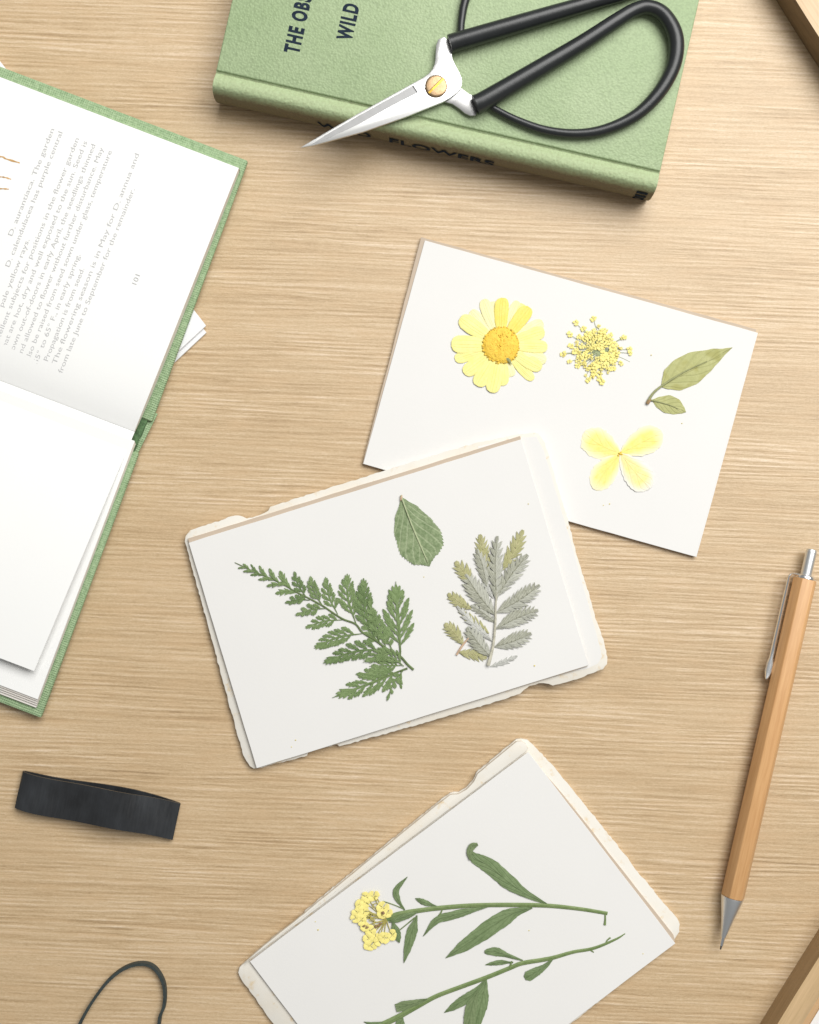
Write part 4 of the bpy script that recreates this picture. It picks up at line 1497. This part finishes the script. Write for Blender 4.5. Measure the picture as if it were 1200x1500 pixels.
# ------------------------------------------------------------------ black strap loop
sl = thing('strap_loop', 'flattened loop of broad black strap lying left of the fern card', 'strap', 146, 1178)
ca, sa = 240 / 245.6, 52 / 245.6
mb = MB()
NL = 44
th_ = 3.0


def strap_prof(k):
    """closed loop in (along, z)"""
    t_ = 2 * math.pi * k / NL
    c, s = math.cos(t_), math.sin(t_)
    x = 117.5 * math.copysign(abs(c) ** 0.72, c)
    u = (x + 118) / 236
    ztop = 16 + 13 * math.sin(math.pi * min(1, max(0, (u - 0.15) / 0.85))) ** 1.2 + 4.5 * math.sin(u * 11 + 0.6)
    z = 9 + (ztop - 9) * max(0, s) ** 0.6 if s >= 0 else 9 - 8.6 * (-s) ** 0.45
    return x, z


def sp_(x, y, z):
    base = P(146, 1176, 0)
    d_ = Vector((ca, -sa, 0))
    e_ = Vector((sa, ca, 0))
    return base + d_ * (x * S) + e_ * (y * S) + Vector((0, 0, z * S))


ptsl = [strap_prof(k) for k in range(NL)]
outr, innr = [], []
WY = (27, 13, 0, -13, -27)
for k in range(NL):
    x, z = ptsl[k]
    xp, zp = ptsl[k - 1]
    xn, zn = ptsl[(k + 1) % NL]
    nx, nz = (zn - zp), -(xn - xp)
    l = math.hypot(nx, nz) or 1
    nx, nz = nx / l, nz / l
    skew = 3.5 * math.sin(x * 0.024 + 0.5)
    outr.append([mb.vert(sp_(x, y + skew, z + 0.8 * math.sin(y * 0.09 + x * 0.03) * (1 if z > 12 else 0))) for y in WY])
    innr.append([mb.vert(sp_(x - nx * th_, y + skew, min(max(z - nz * th_, 3.2), 60) if z > 9 else max(z - nz * th_, z + 0.5))) for y in WY])
for k in range(NL):
    j = (k + 1) % NL
    for q in range(4):
        mb.face(outr[k][q], outr[j][q], outr[j][q + 1], outr[k][q + 1])
        mb.face(innr[k][q], innr[k][q + 1], innr[j][q + 1], innr[j][q])
    mb.face(outr[k][0], innr[k][0], innr[j][0], outr[j][0])
    mb.face(outr[k][4], outr[j][4], innr[j][4], innr[k][4])
mb.build('strap_band', 'strap', sl)

# ------------------------------------------------------------------ thin elastic band
eb = thing('elastic_band', 'thin dark elastic band standing on edge in the bottom left corner', 'elastic band', 180, 1490)
mb = MB()
ctr = [(117, 1499), (133, 1471), (157, 1439), (181, 1420), (205, 1413), (224, 1418), (237, 1436), (241, 1455), (239.5, 1476), (234, 1490), (231, 1510), (222, 1545), (195, 1575), (150, 1582), (118, 1560), (108, 1530), (117, 1499)]
sm = smooth_path(ctr, 120)[:-1]
n = len(sm)
rings = []
for i in range(n):
    x, y = sm[i]
    xa, ya = sm[i - 1]
    xb, yb = sm[(i + 1) % n]
    tx, ty = xb - xa, yb - ya
    l = math.hypot(tx, ty)
    nx, ny = -ty / l, tx / l
    p0 = P(x, y, 10)
    nn = Vector((nx, -ny, 0)) * (2.1 * S)
    rings.append([mb.vert(q) for q in (p0 + nn, p0 - nn, Vector((p0.x, p0.y, 0.3 * S)) - nn, Vector((p0.x, p0.y, 0.3 * S)) + nn)])
for i in range(n):
    a, b = rings[i], rings[(i + 1) % n]
    for q in range(4):
        j = (q + 1) % 4
        mb.face(a[q], a[j], b[j], b[q])
mb.build('band', 'elastic', eb)

# ------------------------------------------------------------------ wooden pieces cut by the right edge
wb = thing('wooden_board', 'thick brown wooden board cut off by the top right corner', 'board', 1300, -20)
HB = 50.0


def arc_poly(a, b, bulge, depth, inward):
    """edge a-b with a slight curve, closed off away from the photo"""
    pts = []
    for i in range(25):
        t_ = i / 24
        x, y = lerp(a[0], b[0], t_), lerp(a[1], b[1], t_)
        k = 4 * t_ * (1 - t_) * bulge
        pts.append((x - inward[0] * k, y - inward[1] * k))
    return pts + [(b[0] + inward[0] * depth, b[1] + inward[1] * depth), (a[0] + inward[0] * depth, a[1] + inward[1] * depth)]


inw = (0.845, -0.535)
eb_ = arc_poly((1092, -128), (1285, 178), 6, 330, inw)
mb = MB()
top = [P(x, y, HB) for x, y in eb_]
a = [mb.vert(p) for p in top]
b = [mb.vert((p.x, p.y, 0.2 * S)) for p in top]
mb.face(*a, mi=0)
mb.face(*reversed(b), mi=1)
for i in range(len(a)):
    j = (i + 1) % len(a)
    mb.face(a[i], b[i], b[j], a[j], mi=1)
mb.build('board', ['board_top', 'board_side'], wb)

wt = thing('wooden_tray', 'shallow wooden tray with white lining cut off by the bottom right corner', 'tray', 1340, 1560)
inw2 = (0.855, 0.52)


def tray_edge(off, z):
    pts = arc_poly((1010 + inw2[0] * off, 1722 + inw2[1] * off), (1275 + inw2[0] * off, 1286 + inw2[1] * off), 5, 360 - 2 * off, inw2)
    if off:
        dx, dy = 265, -436
        l = math.hypot(dx, dy)
        # shrink the ends as well
        q = off / l
        pts = [(lerp(x, 1142 + inw2[0] * 180, 0) + (dx * q if i in (0, len(pts) - 1) else 0) - (dx * q if i in (24, 25) else 0),
                y + (dy * q if i in (0, len(pts) - 1) else 0) - (dy * q if i in (24, 25) else 0)) for i, (x, y) in enumerate(pts)]
    return [P(x, y, z) for x, y in pts]


mb = MB()
HT = 46
prof_t = [([Vector((p.x, p.y, 0.2 * S)) for p in tray_edge(0, HT)], 0), (tray_edge(0, HT), 0), (tray_edge(19, HT - 1), 1), (tray_edge(31, HT - 7), 1), (tray_edge(40, 14), 2)]
rows = [[mb.vert(p) for p in ring] for ring, _ in prof_t]
for k in range(len(rows) - 1):
    n = len(rows[k])
    for i in range(n):
        j = (i + 1) % n
        mb.face(rows[k][i], rows[k][j], rows[k + 1][j], rows[k + 1][i], mi=prof_t[k + 1][1] if k else 0)
mb.face(*reversed(rows[0]), mi=0)
mb.face(*rows[-1], mi=2)
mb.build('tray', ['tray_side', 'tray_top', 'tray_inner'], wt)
mb = MB()
lin = tray_edge(41, 16)
top = [mb.vert(p) for p in lin]
low = [mb.vert((p.x, p.y, 14.3 * S)) for p in lin]
mb.face(*top)
for i in range(len(top)):
    j = (i + 1) % len(top)
    mb.face(top[i], low[i], low[j], top[j])
mb.build('lining', 'card_white', wt)

# ------------------------------------------------------------------ crumbs of pressed plants lying on the cards
mb = MB()
for x, y, r_, zf in ((866, 521.5, 1.5, z1f), (954, 520, 0.9, z1f), (999, 620, 0.8, z1f), (893, 738, 0.9, z1f), (884, 740, 0.7, z1f), (783, 975, 1.1, z2f), (433, 1084, 0.9, z2f), (427, 1094, 0.7, z2f),
                     (466, 1362, 1.1, z3f), (462, 1350, 0.7, z3f), (775, 1363, 0.8, z3f), (774, 738, 0.8, z2f), (621, 845, 0.7, z2f), (942, 1397, 0.7, z3f)):
    mb.strip_tube([(x - r_, y), (x, y + 0.3), (x + r_, y - 0.2)], [r_ * 0.4, r_, r_ * 0.5], zf, n=6, samples=4)
o = mb.build('plant_crumbs', 'floret_gold', None, kind='stuff')
o['label'] = 'a few tiny crumbs of dried plant scattered over the white cards'
